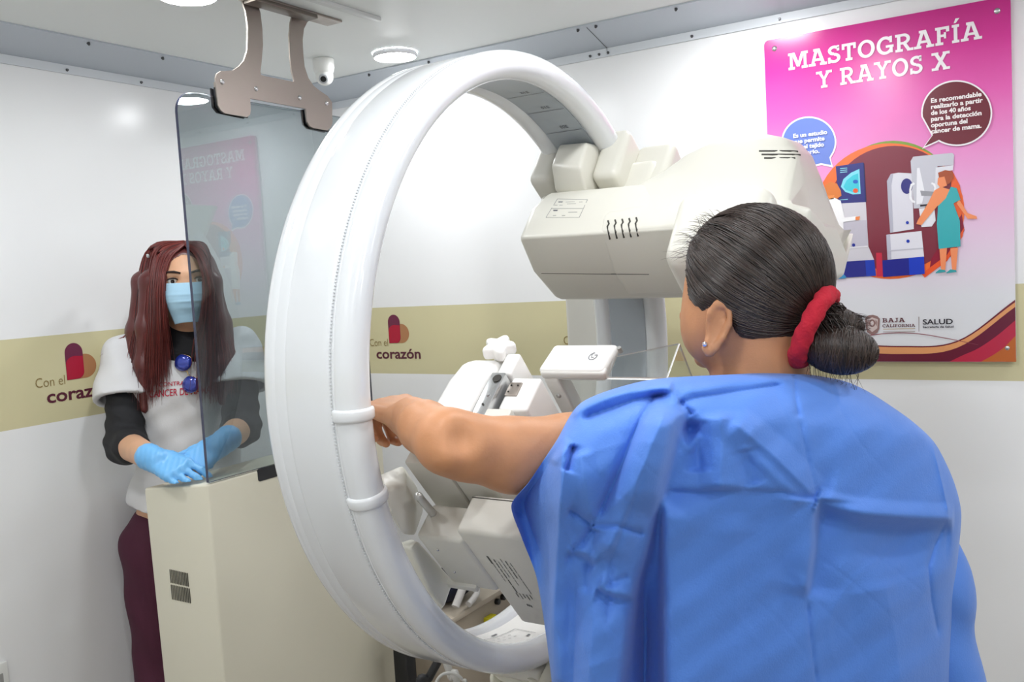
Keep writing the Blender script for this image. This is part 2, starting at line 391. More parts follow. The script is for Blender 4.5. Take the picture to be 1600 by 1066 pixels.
# ------------------------------------------------------------------ heart decals printed on the beige band
MAR = mat('decal maroon', '#5a2036', .35); RED_ = mat('decal red', '#b01238', .35); PLUM = mat('decal plum', '#6e2547', .35); TAN = mat('decal tan', '#b07d57', .35); OLV = mat('decal thin letters', '#8a7340', .35)
def pill(x0, x1, y0, y1):                   # round top, square bottom-left, round bottom-right
    r_ = (x1-x0)/2; o = [(x0, y0)]; o += [(x1-r_*.8+r_*.8*math.cos(a), y0+r_*.8+r_*.8*math.sin(a)) for a in np.linspace(-pi/2, 0, 10)]
    return o+[((x0+x1)/2+r_*math.cos(a), y1-r_+r_*math.sin(a)) for a in np.linspace(0, pi, 20)]
def heart_decal(P, label, base):            # P(a, b, layer) with a, b in metres from the decal's lower left
    t = thing('heart_decal', label, 'wall decal', base, 'heart decals on the beige band')
    def put(nm, pts, M, l): mesh(nm, [P(a, b, l) for a, b in pts], tri_fan(pts), M, t, 0)
    put('heart_lobe', [(.118, .070), (.140, .070)]+[(.138+.033*math.cos(a), .102+.032*math.sin(a)) for a in np.linspace(-pi/2, pi*.75, 20)]+[(.118, .124)], TAN, 0)
    put('heart_lobe', pill(.085, .135, .070, .165), PLUM, 1)
    put('heart_lobe', [(.0855, .0705)]+[(.115+.0195*math.cos(a), .0905+.0195*math.sin(a)) for a in np.linspace(-pi/2, 0, 8)]+[(.1345, .129)]+[(.112+.0265*math.cos(a), .110+.021*math.sin(a)) for a in np.linspace(pi*.4, pi, 8)], RED_, 2)
    V, F = fit_text('Con el', 0.0, .079, .061, .026, -.008); mesh('small_lettering', [P(a, b, 1) for a, b in V], F, OLV, t, 0)
    V, F = fit_text('corazón', .026, .213, .019, .0335*1.02, .022); mesh('large_lettering', [P(a, b, 1) for a, b in V], F, MAR, t, 0)
for y0, lb in ((-1.057, 'Con el corazón heart decal on the left wall, left of the technician'), (-.331, 'Con el corazón heart decal mostly hidden between tinted glass and ring')):
    heart_decal(lambda a, b, l, y0=y0: (.0006+.0003*l, y0+a, 1.187+b), lb, (0, y0, 1.19))
for x0, lb in ((.193, 'Con el corazón heart decal on the poster wall, seen through the ring'), (.94, 'heart decal of which only the first letter shows left of the ring arm')):
    heart_decal(lambda a, b, l, x0=x0: (x0+a, -.0006-.0003*l, 1.187+b), lb, (x0, 0, 1.19))
# ------------------------------------------------------------------ poster
YP = -.014
def pp(x, y, l=0):
    p = onY(x, y, YP); return (p[0], YP-.0004-.00025*l, p[2])
PX0, PX1 = 1.566, 2.111; PZ0, PZ1 = 1.2, 2.012
t_po = thing('poster', 'pink mammography poster fixed with bolts to the right-hand wall', 'poster', (1.84, 0, PZ0))
def poster_mat():
    M = bpy.data.materials.new('poster print'); M.use_nodes = True; nt = M.node_tree; b = nt.nodes['Principled BSDF']
    g = nt.nodes.new('ShaderNodeNewGeometry'); s = nt.nodes.new('ShaderNodeSeparateXYZ'); nt.links.new(g.outputs['Position'], s.inputs[0])
    mr = nt.nodes.new('ShaderNodeMapRange'); mr.inputs[1].default_value = PZ0; mr.inputs[2].default_value = PZ1; nt.links.new(s.outputs[2], mr.inputs[0])
    cr = nt.nodes.new('ShaderNodeValToRGB'); e = cr.color_ramp.elements
    e[0].position = 0; e[0].color = lin('#dfe1e4'); e[1].position = 1; e[1].color = lin('#c01f82')
    for p, c in ((.19, '#dcdde3'), (.36, '#dfc4dc'), (.55, '#e59ccf'), (.76, '#e262b2'), (.9, '#d23595')):
        x = e.new(p); x.color = lin(c)
    nt.links.new(mr.outputs[0], cr.inputs[0]); nt.links.new(cr.outputs[0], b.inputs['Base Color'])
    b.inputs['Roughness'].default_value = .2; b.inputs['Specular IOR Level'].default_value = .5; return M
def rrect(x0, x1, z0, z1, r_):
    o = []
    for cx_, cz_, a0 in ((x1-r_, z0+r_, -90), (x1-r_, z1-r_, 0), (x0+r_, z1-r_, 90), (x0+r_, z0+r_, 180)):
        o += [(cx_+r_*math.cos(math.radians(a0+a)), cz_+r_*math.sin(math.radians(a0+a))) for a in range(0, 91, 15)]
    return o
rr = rrect(PX0, PX1, PZ0, PZ1, .012)
mesh('poster_panel', *loft([[(x, YP, z) for x, z in rr], [(x, -.006, z) for x, z in rr]]), poster_mat(), t_po, 30)
ART = MB(); AM = []; AI = {}
def ink(c, rough=.22):
    if c not in AI: AI[c] = len(AM); AM.append(mat('print '+c, c, rough))
    return AI[c]
def art(pts, c, l): ART.add([pp(x, y, l) for x, y in pts], tri_fan(pts), ink(c))
def art_w(V, F, c, l): ART.add([(a, YP-.0004-.00025*l, b) for a, b in V], F, ink(c))
# slab-serif capitals: stems, serifs and arcs in a unit-high box
def R(x0, y0, x1, y1): return [(x0, y0), (x1, y0), (x1, y1), (x0, y1)]
def arc(cx_, cy_, rx, ry, t_, a0, a1, n=18):
    o = [(cx_+rx*math.cos(math.radians(a0+(a1-a0)*i/n)), cy_+ry*math.sin(math.radians(a0+(a1-a0)*i/n))) for i in range(n+1)]
    i_ = [(cx_+(rx-t_)*math.cos(math.radians(a0+(a1-a0)*i/n)), cy_+(ry-t_*.8)*math.sin(math.radians(a0+(a1-a0)*i/n))) for i in range(n+1)]
    return [[o[k], o[k+1], i_[k+1], i_[k]] for k in range(n)]
S_ = .15
GL = {'I': (.46, [R(.03, 0, .43, S_), R(.13, 0, .33, 1), R(.03, 1-S_, .43, 1)]),
 'F': (.84, [R(.02, 0, .46, S_), R(.12, 0, .32, 1), R(.02, 1-S_, .8, 1), R(.62, .7, .8, 1), R(.3, .44, .62, .58), R(.5, .34, .62, .68)]),
 'T': (.9, [R(.35, 0, .55, 1), R(.24, 0, .66, S_), R(.02, 1-S_, .88, 1), R(.02, .66, .18, 1), R(.72, .66, .88, 1)]),
 'M': (1.28, [R(.0, 0, .42, S_), R(.86, 0, 1.28, S_), R(.11, 0, .28, 1), R(1.0, 0, 1.18, 1), R(0, 1-S_, .3, 1), R(.98, 1-S_, 1.28, 1), [(.2, 1), (.42, 1), (.74, .2), (.56, .12)], [(1.08, 1), (.86, 1), (.56, .2), (.72, .12)]]),
 'A': (1.1, [R(-.02, 0, .4, S_), R(.68, 0, 1.12, S_), [(.1, .05), (.29, .05), (.6, 1), (.4, 1)], [(.8, .05), (1.02, .05), (.68, 1), (.48, 1)], R(.3, .28, .8, .42), R(.28, 1-S_, .62, 1)]),
 'N': (1.1, [R(0, 0, .4, S_), R(.12, 0, .28, 1), R(.8, 0, .97, 1), R(0, 1-S_, .3, 1), R(.68, 1-S_, 1.1, 1), [(.1, 1), (.34, 1), (.97, 0), (.76, 0)]]),
 'O': (1.06, arc(.53, .5, .51, .52, .21, 0, 360, 36)),
 'C': (.96, arc(.53, .5, .51, .52, .21, 45, 315, 30)+[R(.76, .64, .92, 1)]),
 'G': (1.04, arc(.53, .5, .51, .52, .21, 45, 330, 30)+[R(.78, .64, .93, 1), R(.56, .36, 1.02, .5), R(.78, .06, .96, .48)]),
 'S': (.8, arc(.4, .73, .37, .28, .2, 30, 270)+arc(.4, .28, .39, .29, .2, -150, 90)+[R(.58, .68, .73, 1), R(.02, 0, .17, .34)]),
 'R': (1.02, [R(.0, 0, .44, S_), R(.11, 0, .31, 1), R(0, 1-S_, .5, 1), R(.3, .4, .5, .54)]+arc(.5, .7, .36, .3, .2, -90, 90)+[[(.42, .45), (.64, .45), (.9, .05), (.68, .05)], R(.68, 0, 1.04, S_)]),
 'B': (.94, [R(.0, 0, .5, S_), R(.11, 0, .31, 1), R(0, 1-S_, .5, 1), R(.3, .45, .52, .58)]+arc(.48, .74, .34, .26, .19, -90, 90)+arc(.5, .28, .39, .28, .2, -90, 90)),
 'Y': (1.04, [R(.42, 0, .62, .5), R(.3, 0, .74, S_), [(.42, .5), (.62, .45), (.3, 1), (.08, 1)], [(.42, .45), (.62, .5), (.96, 1), (.74, 1)], R(-.02, 1-S_, .38, 1), R(.66, 1-S_, 1.06, 1)]),
 'X': (1.06, [[(.08, 0), (.32, 0), (.98, 1), (.74, 1)], [(.98, 0), (.74, 0), (.08, 1), (.32, 1)], R(-.02, 0, .4, S_), R(.66, 0, 1.08, S_), R(-.02, 1-S_, .4, 1), R(.66, 1-S_, 1.08, 1)]),
 'J': (.7, [R(.34, .25, .54, 1), R(.2, 1-S_, .68, 1)]+arc(.29, .27, .25, .28, .19, 180, 360)),
 'L': (.84, [R(.02, 0, .8, S_), R(.12, 0, .32, 1), R(.02, 1-S_, .44, 1), R(.64, 0, .8, .36)]), ' ': (.42, [])}
GL['Í'] = (.46, GL['I'][1]+[[(.14, 1.08), (.26, 1.08), (.46, 1.33), (.24, 1.33)]])
def slab(txt, x0, x1, z0, h, c, l, gap=.07):
    W_ = sum(GL[g][0]+gap for g in txt)-gap; s = (x1-x0)/W_; x = x0
    for g in txt:
        for i, q in enumerate(GL[g][1]): art_w([(x+a*s, z0+b*h) for a, b in q], [tuple(range(len(q)))], c, l+.08*(i % 12))
        x += (GL[g][0]+gap)*s
wa = lambda x, y: onY(x, y, YP)[0]; wz = lambda x, y: onY(x, y, YP)[2]
slab('MASTOGRAFÍA', wa(1232, 100), wa(1534, 60), (wz(1234, 109)+wz(1530, 62))/2, .0405, '#f4eef2', 4)
slab('Y RAYOS X', wa(1276, 125), wa(1484, 105), (wz(1284, 138)+wz(1480, 108))/2, .0405, '#f4eef2', 4)
# circle picture behind the figures
def pc(x, y, rx, ry, a0=0, a1=360, n=56, tilt=0): return [(x+rx*math.cos(math.radians(a0+(a1-a0)*i/n)), y-ry*math.sin(math.radians(a0+(a1-a0)*i/n))) for i in range(n if abs(a1-a0) >= 360 else n+1)]
art(pc(1396, 325, 103, 105), '#7d9a3c', 0)
art(pc(1391, 330, 116, 106), '#f07038', 1)
art(pc(1398, 326, 102, 98), '#7c2f3f', 2)
art([(1455, 405), (1502, 330), (1507, 360), (1490, 398), (1452, 424)], '#8e2038', 2.4)
art([(1440, 428), (1480, 398), (1507, 355), (1504, 370), (1480, 408), (1445, 434)], '#ea5a30', 2.8)
art([(1487, 265), (1500, 290), (1506, 330), (1496, 345), (1486, 300)], '#e9622f', 3.2)
# workstation
art([(1306, 260), (1349, 254), (1353, 316), (1311, 318)], '#2c2f7a', 4); art([(1349, 254), (1350.6, 256), (1354, 316), (1352, 316)], '#1c2058', 5)
art([(1314, 292), (1318, 280), (1330, 270), (1343, 264), (1345, 303), (1333, 304), (1321, 300)], '#7fd6e6', 5)
art([(1318, 292), (1323, 282), (1333, 274), (1341, 271), (1343, 300), (1332, 300), (1322, 297)], '#3fc3d4', 6)
art(pc(1337, 284, 4, 3), '#1f63c0', 7); art(pc(1337, 298, 4, 3.6), '#e8582c', 7)
for k in range(3): art([(1313, 263+3*k), (1324, 262+3*k), (1324, 263.2+3*k), (1313, 264.2+3*k)], '#8fd6e6', 6)
art([(1313, 312), (1325, 311), (1325, 312), (1313, 313)], '#8fd6e6', 6)
art([(1312, 318), (1353, 316), (1357, 385), (1366, 406), (1317, 409)], '#cfccd4', 4); art([(1318, 346), (1355, 344), (1356, 385), (1318, 388)], '#bdb9c6', 5)
art([(1318, 387), (1356, 384), (1356, 386), (1318, 389)], '#e4e2e8', 6); art(pc(1334, 383, 2.6, 2.6), '#2a3590', 6)
art([(1317, 409), (1366, 406), (1369, 431), (1319, 434)], '#2b2f86', 5); art([(1352, 407), (1366, 406), (1369, 431), (1354, 432)], '#2440b0', 6)
# mammograph
art([(1386, 283), (1392, 272), (1404, 270), (1425, 271), (1428, 358), (1391, 364), (1388, 320)], '#d9d8e2', 5); art([(1386, 283), (1392, 272), (1396, 272), (1393, 290), (1396, 363), (1391, 364)], '#b3b3c2', 6)
art(pc(1417, 291, 9, 12), '#34347e', 6)
art([(1423, 252), (1427, 245), (1488, 239), (1491, 242), (1490, 258), (1465, 260), (1464, 265), (1462, 300), (1445, 325), (1428, 326)], '#c5c5cf', 6)
art([(1462, 262), (1490, 258), (1489, 266), (1478, 268), (1466, 300), (1461, 300)], '#dcdce4', 7)
art([(1433, 263), (1437, 262), (1445, 300), (1441, 318), (1432, 320)], '#e9e9ef', 7); art([(1438, 298), (1462, 300), (1458, 306), (1440, 306)], '#98989f', 8); art([(1438, 320), (1450, 319), (1450, 322), (1438, 323)], '#35313a', 8)
for q in ([(1428, 285), (1423, 288), (1421, 296), (1421, 310), (1425, 316), (1430, 318), (1430, 314.5), (1427, 313), (1424, 308), (1424, 297), (1426, 290), (1430, 288)], [(1456, 285), (1461, 287), (1463, 293), (1462, 300), (1459, 300), (1460, 293), (1458, 289), (1455, 288)]): art(q, '#f0f0f4', 8)
art([(1436, 326), (1460, 324), (1462, 345), (1456, 354), (1440, 355)], '#e2e2ea', 6)
art([(1385, 367), (1440, 361), (1444, 401), (1387, 406)], '#dedde6', 6); art([(1385, 367), (1391, 366), (1393, 405), (1387, 406)], '#b9b8c8', 7)
art(pc(1418, 348, 2.4, 2.4), '#2440b0', 8); art(pc(1419, 377, 2.6, 2.6), '#2440b0', 8); art([(1390, 391), (1443, 387), (1443, 388.5), (1390, 392.5)], '#c3c2ce', 8)
art([(1379, 407), (1444, 401), (1445, 428), (1380, 433)], '#22288c', 7); art([(1420, 403), (1444, 401), (1445, 428), (1421, 430)], '#1f3fc0', 8)
art([(1369, 395), (1378, 395), (1380, 432), (1370, 432)], '#c8324a', 4)
# figure in the white coat, figure in the turquoise dress
art([(1289, 290), (1298, 284), (1308, 287), (1314, 298), (1315, 306), (1306, 312), (1290, 310)], '#d87b3c', 8)
art([(1288, 313), (1304, 309), (1314, 314), (1320, 340), (1338, 338), (1339, 344), (1318, 347), (1319, 396), (1290, 400), (1287, 360), (1291, 340)], '#f2f1f3', 9)
art([(1294, 306), (1304, 305), (1303, 311), (1296, 312)], '#e88e4c', 9)
art([(1337, 339), (1344, 338), (1343, 344), (1337, 344)], '#e8864a', 10)
for x in (1293, 1307): art([(x, 400), (x+11, 399), (x+9, 428), (x+2, 428)], '#e98a55', 8); art([(x+1, 434), (x+5, 429), (x+12, 429), (x+16, 433), (x+14, 435), (x, 436)], '#3d8fc0', 9)
art([(1466, 270), (1477, 266), (1489, 268), (1490, 278), (1484, 287), (1470, 292)], '#a6502f', 10); art([(1466, 278), (1476, 276), (1480, 290), (1470, 294), (1465, 288)], '#ee8f60', 11)
art([(1470, 292), (1490, 298), (1489, 310), (1465, 322), (1440, 352), (1432, 350), (1434, 345), (1450, 318), (1460, 298)], '#ee9160', 10)
art([(1486, 292), (1495, 294), (1501, 312), (1490, 318), (1500, 345), (1501, 385), (1467, 389), (1464, 350), (1466, 322), (1478, 310)], '#3aa9b0', 11)
art([(1499, 312), (1512, 333), (1526, 338), (1527, 342), (1512, 342), (1495, 318)], '#ee9160', 10)
for x in (1468, 1485): art([(x, 388), (x+12, 387), (x+9, 424), (x+3, 424)], '#ee8f62', 10); art([(x-6, 426), (x, 421), (x+9, 422), (x+10, 425), (x-6, 427)], '#3a9fa6', 11)
# speech bubbles
art(pc(1264, 222, 43, 40)[:43]+[(1264+20, 222+36), (1302, 262), (1264+34, 222+26)]+pc(1264, 222, 43, 40)[51:], '#f2eef6', 3)
art(pc(1264, 222, 40.5, 37.5)[:43]+[(1264+19, 222+33), (1299, 258), (1264+32, 222+24)]+pc(1264, 222, 40.5, 37.5)[51:], '#6c83cf', 4)
art(pc(1495, 177, 55.5, 51.5)[:30]+[(1456, 212), (1441, 233), (1466, 222)]+pc(1495, 177, 55.5, 51.5)[37:], '#f2eef2', 9)
art(pc(1495, 177, 53, 49)[:30]+[(1458, 211), (1445, 229), (1467, 219)]+pc(1495, 177, 53, 49)[37:], '#6e2533', 10)
def para(lines, x, y, dy, sl, h, c, l):
    for i, (tx, wd) in enumerate(lines):
        yy = y+dy*i; V, F = fit_text(tx, wa(x, yy), wa(x+wd, yy+sl*wd), wz(x, yy), h, .035)
        s = (wz(x+wd, yy+sl*wd)-wz(x, yy))/(wa(x+wd, yy)-wa(x, yy))
        art_w([(a, b+s*(a-wa(x, yy))*0) for a, b in V], F, c, l)
para([('Es un estudio', 53), ('que permite', 49), ('ver el tejido', 48), ('mamario.', 41)], 1240, 216, 9.2, -.13, .0105, '#f0f0fa', 12)
para([('Es recomendable', 79), ('realizarlo a partir', 81), ('de los 40 años', 62), ('para la detección', 79), ('oportuna del', 57), ('cáncer de mama.', 79)], 1455, 161, 9.6, -.12, .0105, '#f4ecec', 12)
# emblem, names, ribbon
art([(1352, 497), (1357, 493), (1364, 492), (1371, 494), (1375, 498), (1374, 514), (1371, 520), (1363, 524), (1355, 519), (1353, 512)], '#8d6f6c', 5)
art([(1355, 499), (1363, 496), (1372, 499), (1371, 513), (1363, 519), (1356, 513)], '#c9b9b6', 6); art(pc(1363, 505, 5, 6), '#8a6b68', 7); art(pc(1363, 505, 2.5, 3.5), '#d6cac8', 8)
for k in (-1, 1): art([(1363+k*5, 499), (1363+k*8, 503), (1363+k*7, 510), (1363+k*5, 506)], '#9a807c', 7)
slab('BAJA', wa(1379, 500), wa(1414, 498), wz(1380, 504), .0105, '#5c2b33', 5); slab('CALIFORNIA', wa(1379, 510), wa(1430, 508), wz(1380, 511.5), .0068, '#5c2b33', 5)
art([(1380, 514), (1430, 513), (1430, 513.8), (1380, 514.8)], '#b7a27e', 5); art([(1380, 518), (1430, 517), (1430, 519), (1380, 519.6)], '#b5b0b0', 5); art([(1435.4, 495), (1436.4, 495), (1436.4, 518), (1435.6, 518)], '#8d7f7c', 5)
V, F = fit_text('SALUD', wa(1442, 505), wa(1489, 503), wz(1442, 507), .0125, .02); art_w(V, F, '#33333b', 5)
V, F = fit_text('Secretaría de Salud', wa(1442, 512), wa(1490, 511), wz(1442, 512.6), .0048, .03); art_w(V, F, '#44444b', 5)
def xz(pts): return [(PX0+a*(PX1-PX0), PZ0+b*(PZ1-PZ0)) for a, b in pts]
def ribbon(top, bot, c, l):
    n = 40; tp = smoothpath([np.array([a, b, 0]) for a, b in top], 8); bt = smoothpath([np.array([a, b, 0]) for a, b in bot], 8)
    V = [(p[0], p[1]) for p in tp]+[(p[0], p[1]) for p in bt]; m_ = len(tp)
    art_w(xz(V), [(k, k+1, m_+k+1, m_+k) for k in range(m_-1)], c, l)
eb = .0012
ribbon([(.0, .065), (.25, .06), (.55, .048), (.78, .062), (.999, .175)], [(.0, .062), (.25, .057), (.55, .044), (.78, .058), (.999, .168)], '#6d2434', 5)
ribbon([(.0, .062), (.25, .057), (.55, .044), (.78, .058), (.999, .168)], [(.0, .04), (.25, .036), (.55, .024), (.78, .042), (.999, .155)], '#dd9a66', 5)
ribbon([(.0, .04), (.25, .036), (.55, .024), (.78, .042), (.999, .155)], [(.0, eb), (.25, eb), (.55, eb), (.78, eb), (.999, eb)], '#661f33', 5)
ribbon([(.75, eb+.001), (.80, .02), (.86, .04), (.93, .075), (.999, .118)], [(.75, eb), (.80, eb), (.86, eb), (.93, eb), (.999, eb)], '#b72d45', 6)
ribbon([(.87, eb+.001), (.9, .014), (.93, .028), (.96, .045), (.999, .075)], [(.87, eb), (.9, eb), (.93, eb), (.96, eb), (.999, eb)], '#b9642a', 7)
ribbon([(.3, .07), (.5, .087), (.62, .085), (.74, .07), (.86, .05)], [(.3, .068), (.5, .085), (.62, .083), (.74, .068), (.86, .049)], '#8d4452', 6)
ART.build('printed_artwork', AM, t_po, 0)
for x, y in ((1210, 76), (1558, 17), (1574, 544)):
    p = onY(x, y, YP); mesh('bolt', *ball((p[0], YP+.002, p[2]), .0075, 14, (1, .75, 1)), STEEL, t_po)
p = onY(1215, 560, YP); mesh('bolt', *ball((PX0+.02, YP+.002, PZ0+.03), .0075, 14, (1, .75, 1)), STEEL, t_po)
# ------------------------------------------------------------------ console with vents
CREAM = mat('console cream paint', '#d8d4c2', .42, spec=.4, bump=.06, bscale=400)
XG = .647; CY = -1.085
t = thing('control_console', 'tall cream console cabinet under the tinted glass, the technician leaning on it', 'cabinet', (.54, -.8, 0))
zt = 1.057
mesh('console_body', *loft([[(.455, CY+.002, 0), (.652, CY+.002, 0), (.652, -.507, 0), (.455, -.507, 0)], [(.436, CY, zt-.025), (.652, CY, zt), (.652, -.507, zt), (.436, -.507, zt-.025)]], .006, 3), CREAM, t)
vm = MB()
for r0, (a0, a1, zA, zB) in enumerate(((265, 292, 890, 911), (267, 295, 914, 937))):
    for k in range(12):
        x_ = a0+(a1-a0)*k/11; dy = 6*k/11
        p = onY(x_, zA+dy, CY-.001); q = onY(x_+2.2, zB+dy, CY-.001)
        vm.add(*box(p[0]-.0007, p[0]+.0009+.0006*(k/11), CY-.0012, CY+.002, q[2], p[2]))
vm.build('ventilation_slots', mat('dark slot', '#4b483f', .7), t)
p0 = onX(403, 745, .6525); p1 = onX(450, 736, .6525)
pr = rrect(p0[1], p0[1]+.10, p0[2]-.012, p0[2]+.016, .006)
mesh('handle_recess', *loft([[(.650, a, b) for a, b in pr], [(.6535, a, b) for a, b in pr]]), mat('recess black', '#26262a', .5), t)
# ------------------------------------------------------------------ tinted glass on its ceiling bracket
def glass_mat(name, tint, ior=1.55):
    M = bpy.data.materials.new(name); M.use_nodes = True; nt = M.node_tree; nt.nodes.remove(nt.nodes['Principled BSDF'])
    o = nt.nodes['Material Output']; tr = nt.nodes.new('ShaderNodeBsdfTransparent'); tr.inputs[0].default_value = tint
    gl = nt.nodes.new('ShaderNodeBsdfGlossy'); gl.inputs['Roughness'].default_value = .0; gl.inputs[0].default_value = (.95, .97, 1, 1)
    ge = nt.nodes.new('ShaderNodeNewGeometry'); mr = nt.nodes.new('ShaderNodeMapRange'); mr.inputs[3].default_value = ior; mr.inputs[4].default_value = 1/ior
    fr = nt.nodes.new('ShaderNodeFresnel'); nt.links.new(ge.outputs['Backfacing'], mr.inputs[0]); nt.links.new(mr.outputs[0], fr.inputs[0]); mx = nt.nodes.new('ShaderNodeMixShader')
    nt.links.new(fr.outputs[0], mx.inputs[0]); nt.links.new(tr.outputs[0], mx.inputs[1]); nt.links.new(gl.outputs[0], mx.inputs[2]); nt.links.new(mx.outputs[0], o.inputs[0]); return M
TINT = glass_mat('smoked glass', (.655, .70, .705, 1), 1.72)
t = thing('shielding_screen', 'smoked glass radiation screen standing on the console, hung from a steel bracket', 'glass screen', (XG, -.8, zt+.001))
gp = [(-1.079, zt+.002), (-.535, zt+.002), (-.535, 1.886)]+[(-1.079+.045+.045*math.cos(a), 1.8865-.045+.045*math.sin(a)) for a in np.linspace(pi/2, pi, 10)]
gV, gF = loft([[(XG-.004, a, b) for a, b in gp], [(XG+.004, a, b) for a, b in gp]])
n_ = len(gp); gM = [1 if len(f) == 4 and abs(np.ptp([gV[i][0] for i in f])) > .004 else 0 for f in gF]
mesh('glass_pane', gV, gF, [TINT, mat('glass edge', '#3a3d55', .15)], t, 30, gM)
def brushed():
    M = mat('brushed steel', '#a39a92', .36, .85); nt = M.node_tree; b = nt.nodes['Principled BSDF']
    tc = nt.nodes.new('ShaderNodeTexCoord'); mp = nt.nodes.new('ShaderNodeMapping'); mp.inputs['Scale'].default_value = (1, 40, 400)
    n = nt.nodes.new('ShaderNodeTexNoise'); n.inputs['Scale'].default_value = 2; n.inputs['Detail'].default_value = 4
    mr = nt.nodes.new('ShaderNodeMapRange'); mr.inputs[3].default_value = .3; mr.inputs[4].default_value = .48
    nt.links.new(tc.outputs['Object'], mp.inputs[0]); nt.links.new(mp.outputs[0], n.inputs[0]); nt.links.new(n.outputs[0], mr.inputs[0]); nt.links.new(mr.outputs[0], b.inputs['Roughness']); return M
STEELB = brushed()
XB = .659
def bx_(pts): return [onX(a, b, XB)[1:] for a, b in pts]
outer = [(375, -6), (379, 3), (384, 18), (387, 40), (387, 62), (386, 80), (381, 95), (373, 104), (364, 110), (352, 111), (345, 111), (339, 115), (337, 122), (338, 138), (341, 165), (345, 172), (351, 177), (386, 183), (391, 179), (392, 172), (391, 154), (478, 170), (480, 190), (484, 197), (490, 200), (512, 204), (517, 199), (519.5, 192), (519, 160), (512, 150), (500, 142), (490, 134), (482, 122), (476, 104), (474, 85), (473, 62), (475, 45), (480, 35), (488, 28), (500, 24), (507, 20), (490, 13), (470, 6), (440, -2), (420, -8), (395, -10)]
hole = [(404, 4), (404, 10), (407, 20), (410, 45), (411, 70), (409, 95), (407, 112), (408, 117), (414, 119), (440, 124), (459, 128), (459.5, 124), (456, 112), (453, 85), (452, 55), (454, 35), (456.5, 26), (455, 22), (448, 18), (430, 11)]
def plate(name, outer, hole, x0, x1, M, parent):
    bm = bmesh.new(); loops = []
    for L in (outer, hole):
        vs = [bm.verts.new((0, a, b)) for a, b in L]; loops.append([bm.edges.new((vs[i], vs[(i+1) % len(vs)])) for i in range(len(vs))])
    bmesh.ops.triangle_fill(bm, edges=[e for l in loops for e in l], use_beauty=True, use_dissolve=False)
    bm.normal_update(); r = bmesh.ops.extrude_face_region(bm, geom=bm.faces[:])
    for g in r['geom']:
        if isinstance(g, bmesh.types.BMVert): g.co.x = x1
    for v in bm.verts:
        if v.co.x == 0: v.co.x = x0
    bmesh.ops.recalc_face_normals(bm, faces=bm.faces); V, F = bm_out(bm); bm.free(); return mesh(name, V, F, M, parent, 30)
br = plate('bracket_plate', bx_(outer), bx_(hole), XB-.004, XB, STEELB, t)
for a, b in ((347, 128), (400, 139), (468, 153), (510, 162)):
    p = onX(a, b, XB); mesh('bolt', *ball((XB+.0005, p[1], p[2]), .0058, 14, (.55, 1, 1)), STEEL, br)
gk = mat('black rubber pad', '#1b1b20', .6)
for q in (((336, 136), (339, 166), (346, 175), (388, 184), (390, 158)), ((477, 170), (480, 193), (487, 200), (514, 206), (519, 165))):
    pts = [onX(a-1.5, b+.5, XB-.006)[1:] for a, b in q]
    mesh('rubber_pad', *loft([[(XB-.008, a, b) for a, b in pts], [(XB-.0042, a, b) for a, b in pts]]), gk, t)
    mesh('rubber_pad', *loft([[(XG-.008, a, b) for a, b in pts], [(XG-.0042, a, b) for a, b in pts]]), gk, t)
pts = [onX(a, b, XG-.008)[1:] for a, b in ((336, 128), (339, 166), (390, 176), (391, 150), (478, 166), (482, 192), (516, 200), (519, 160))]
mesh('back_clamp', *loft([[(XG-.013, a, b) for a, b in pts], [(XG-.0085, a, b) for a, b in pts]]), STEELB, t)
yy0, yy1 = onX(385, 2, XB)[1]-.02, onX(507, 20, XB)[1]+.012
mesh('ceiling_foot', *box(XB-.004, XB+.045, yy0, yy1, H-.006, H, .001), STEELB, t)
mesh('foot_block', *box(XB+.012, XB+.05, yy0, -.70, H-.016, H-.006, .002), mat('dark steel', '#6f675f', .4, .7), t)

# ------------------------------------------------------------------ mammography unit: ring gantry
RC = np.array([1.4147, -.9413, 1.309]); RR, RT_, WX = .515, .0244, .1263
SHELL = mat('glossy white shell', '#dadde0', .16, spec=.5, coat=.3); CRM = mat('cream machine plastic', '#d3d1c7', .34, spec=.5, bump=.04, bscale=500)
CRM2 = mat('grey cream casting', '#cfcdc5', .42, bump=.05, bscale=500); GRY = mat('grey track', '#9fa7ae', .35); INKG = mat('printed grey', '#6c6f75', .5); SLOT = mat('vent slot', '#35332f', .7)
WHT = mat('white plastic cover', '#f0efec', .3)
t_m = thing('mammography_machine', 'white ring-shaped mammography machine with cream tube head, in the middle of the room', 'mammography machine', (1.35, -.9, 0))
def rp(rad, off, deg):
    a = math.radians(deg); return RC+np.array([off, rad*math.cos(a), rad*math.sin(a)])
def ring(name, prof, M, a0=0, a1=360, n=180, parent=t_m, closed=False, smooth=40):
    full = abs(a1-a0) >= 360; k_ = n if full else n+1; m_ = len(prof); V = []; F = []
    for i in range(k_):
        d = a0+(a1-a0)*i/n; V += [rp(r_, x_, d) for x_, r_ in prof]
    for i in range(n):
        i2 = (i+1) % k_
        for j in range(m_ if closed else m_-1): F.append((i*m_+j, i*m_+(j+1) % m_, i2*m_+(j+1) % m_, i2*m_+j))
    if closed and not full: F.append(tuple(range(m_))); F.append(tuple((k_-1)*m_+j for j in range(m_))[::-1])
    return mesh(name, V, F, M, parent, smooth)
circ_ = lambda x0, r_, n=28, a0=0, a1=360: [(x0+r_*math.cos(math.radians(a0+(a1-a0)*i/n)), RR+r_*math.sin(math.radians(a0+(a1-a0)*i/n))) for i in range(n)]
ring('ring_rim', circ_(0, RT_), SHELL, closed=True, smooth=180)
ring('ring_rim', circ_(-WX, RT_), SHELL, closed=True, smooth=180)
ro = RR+RT_-.0008
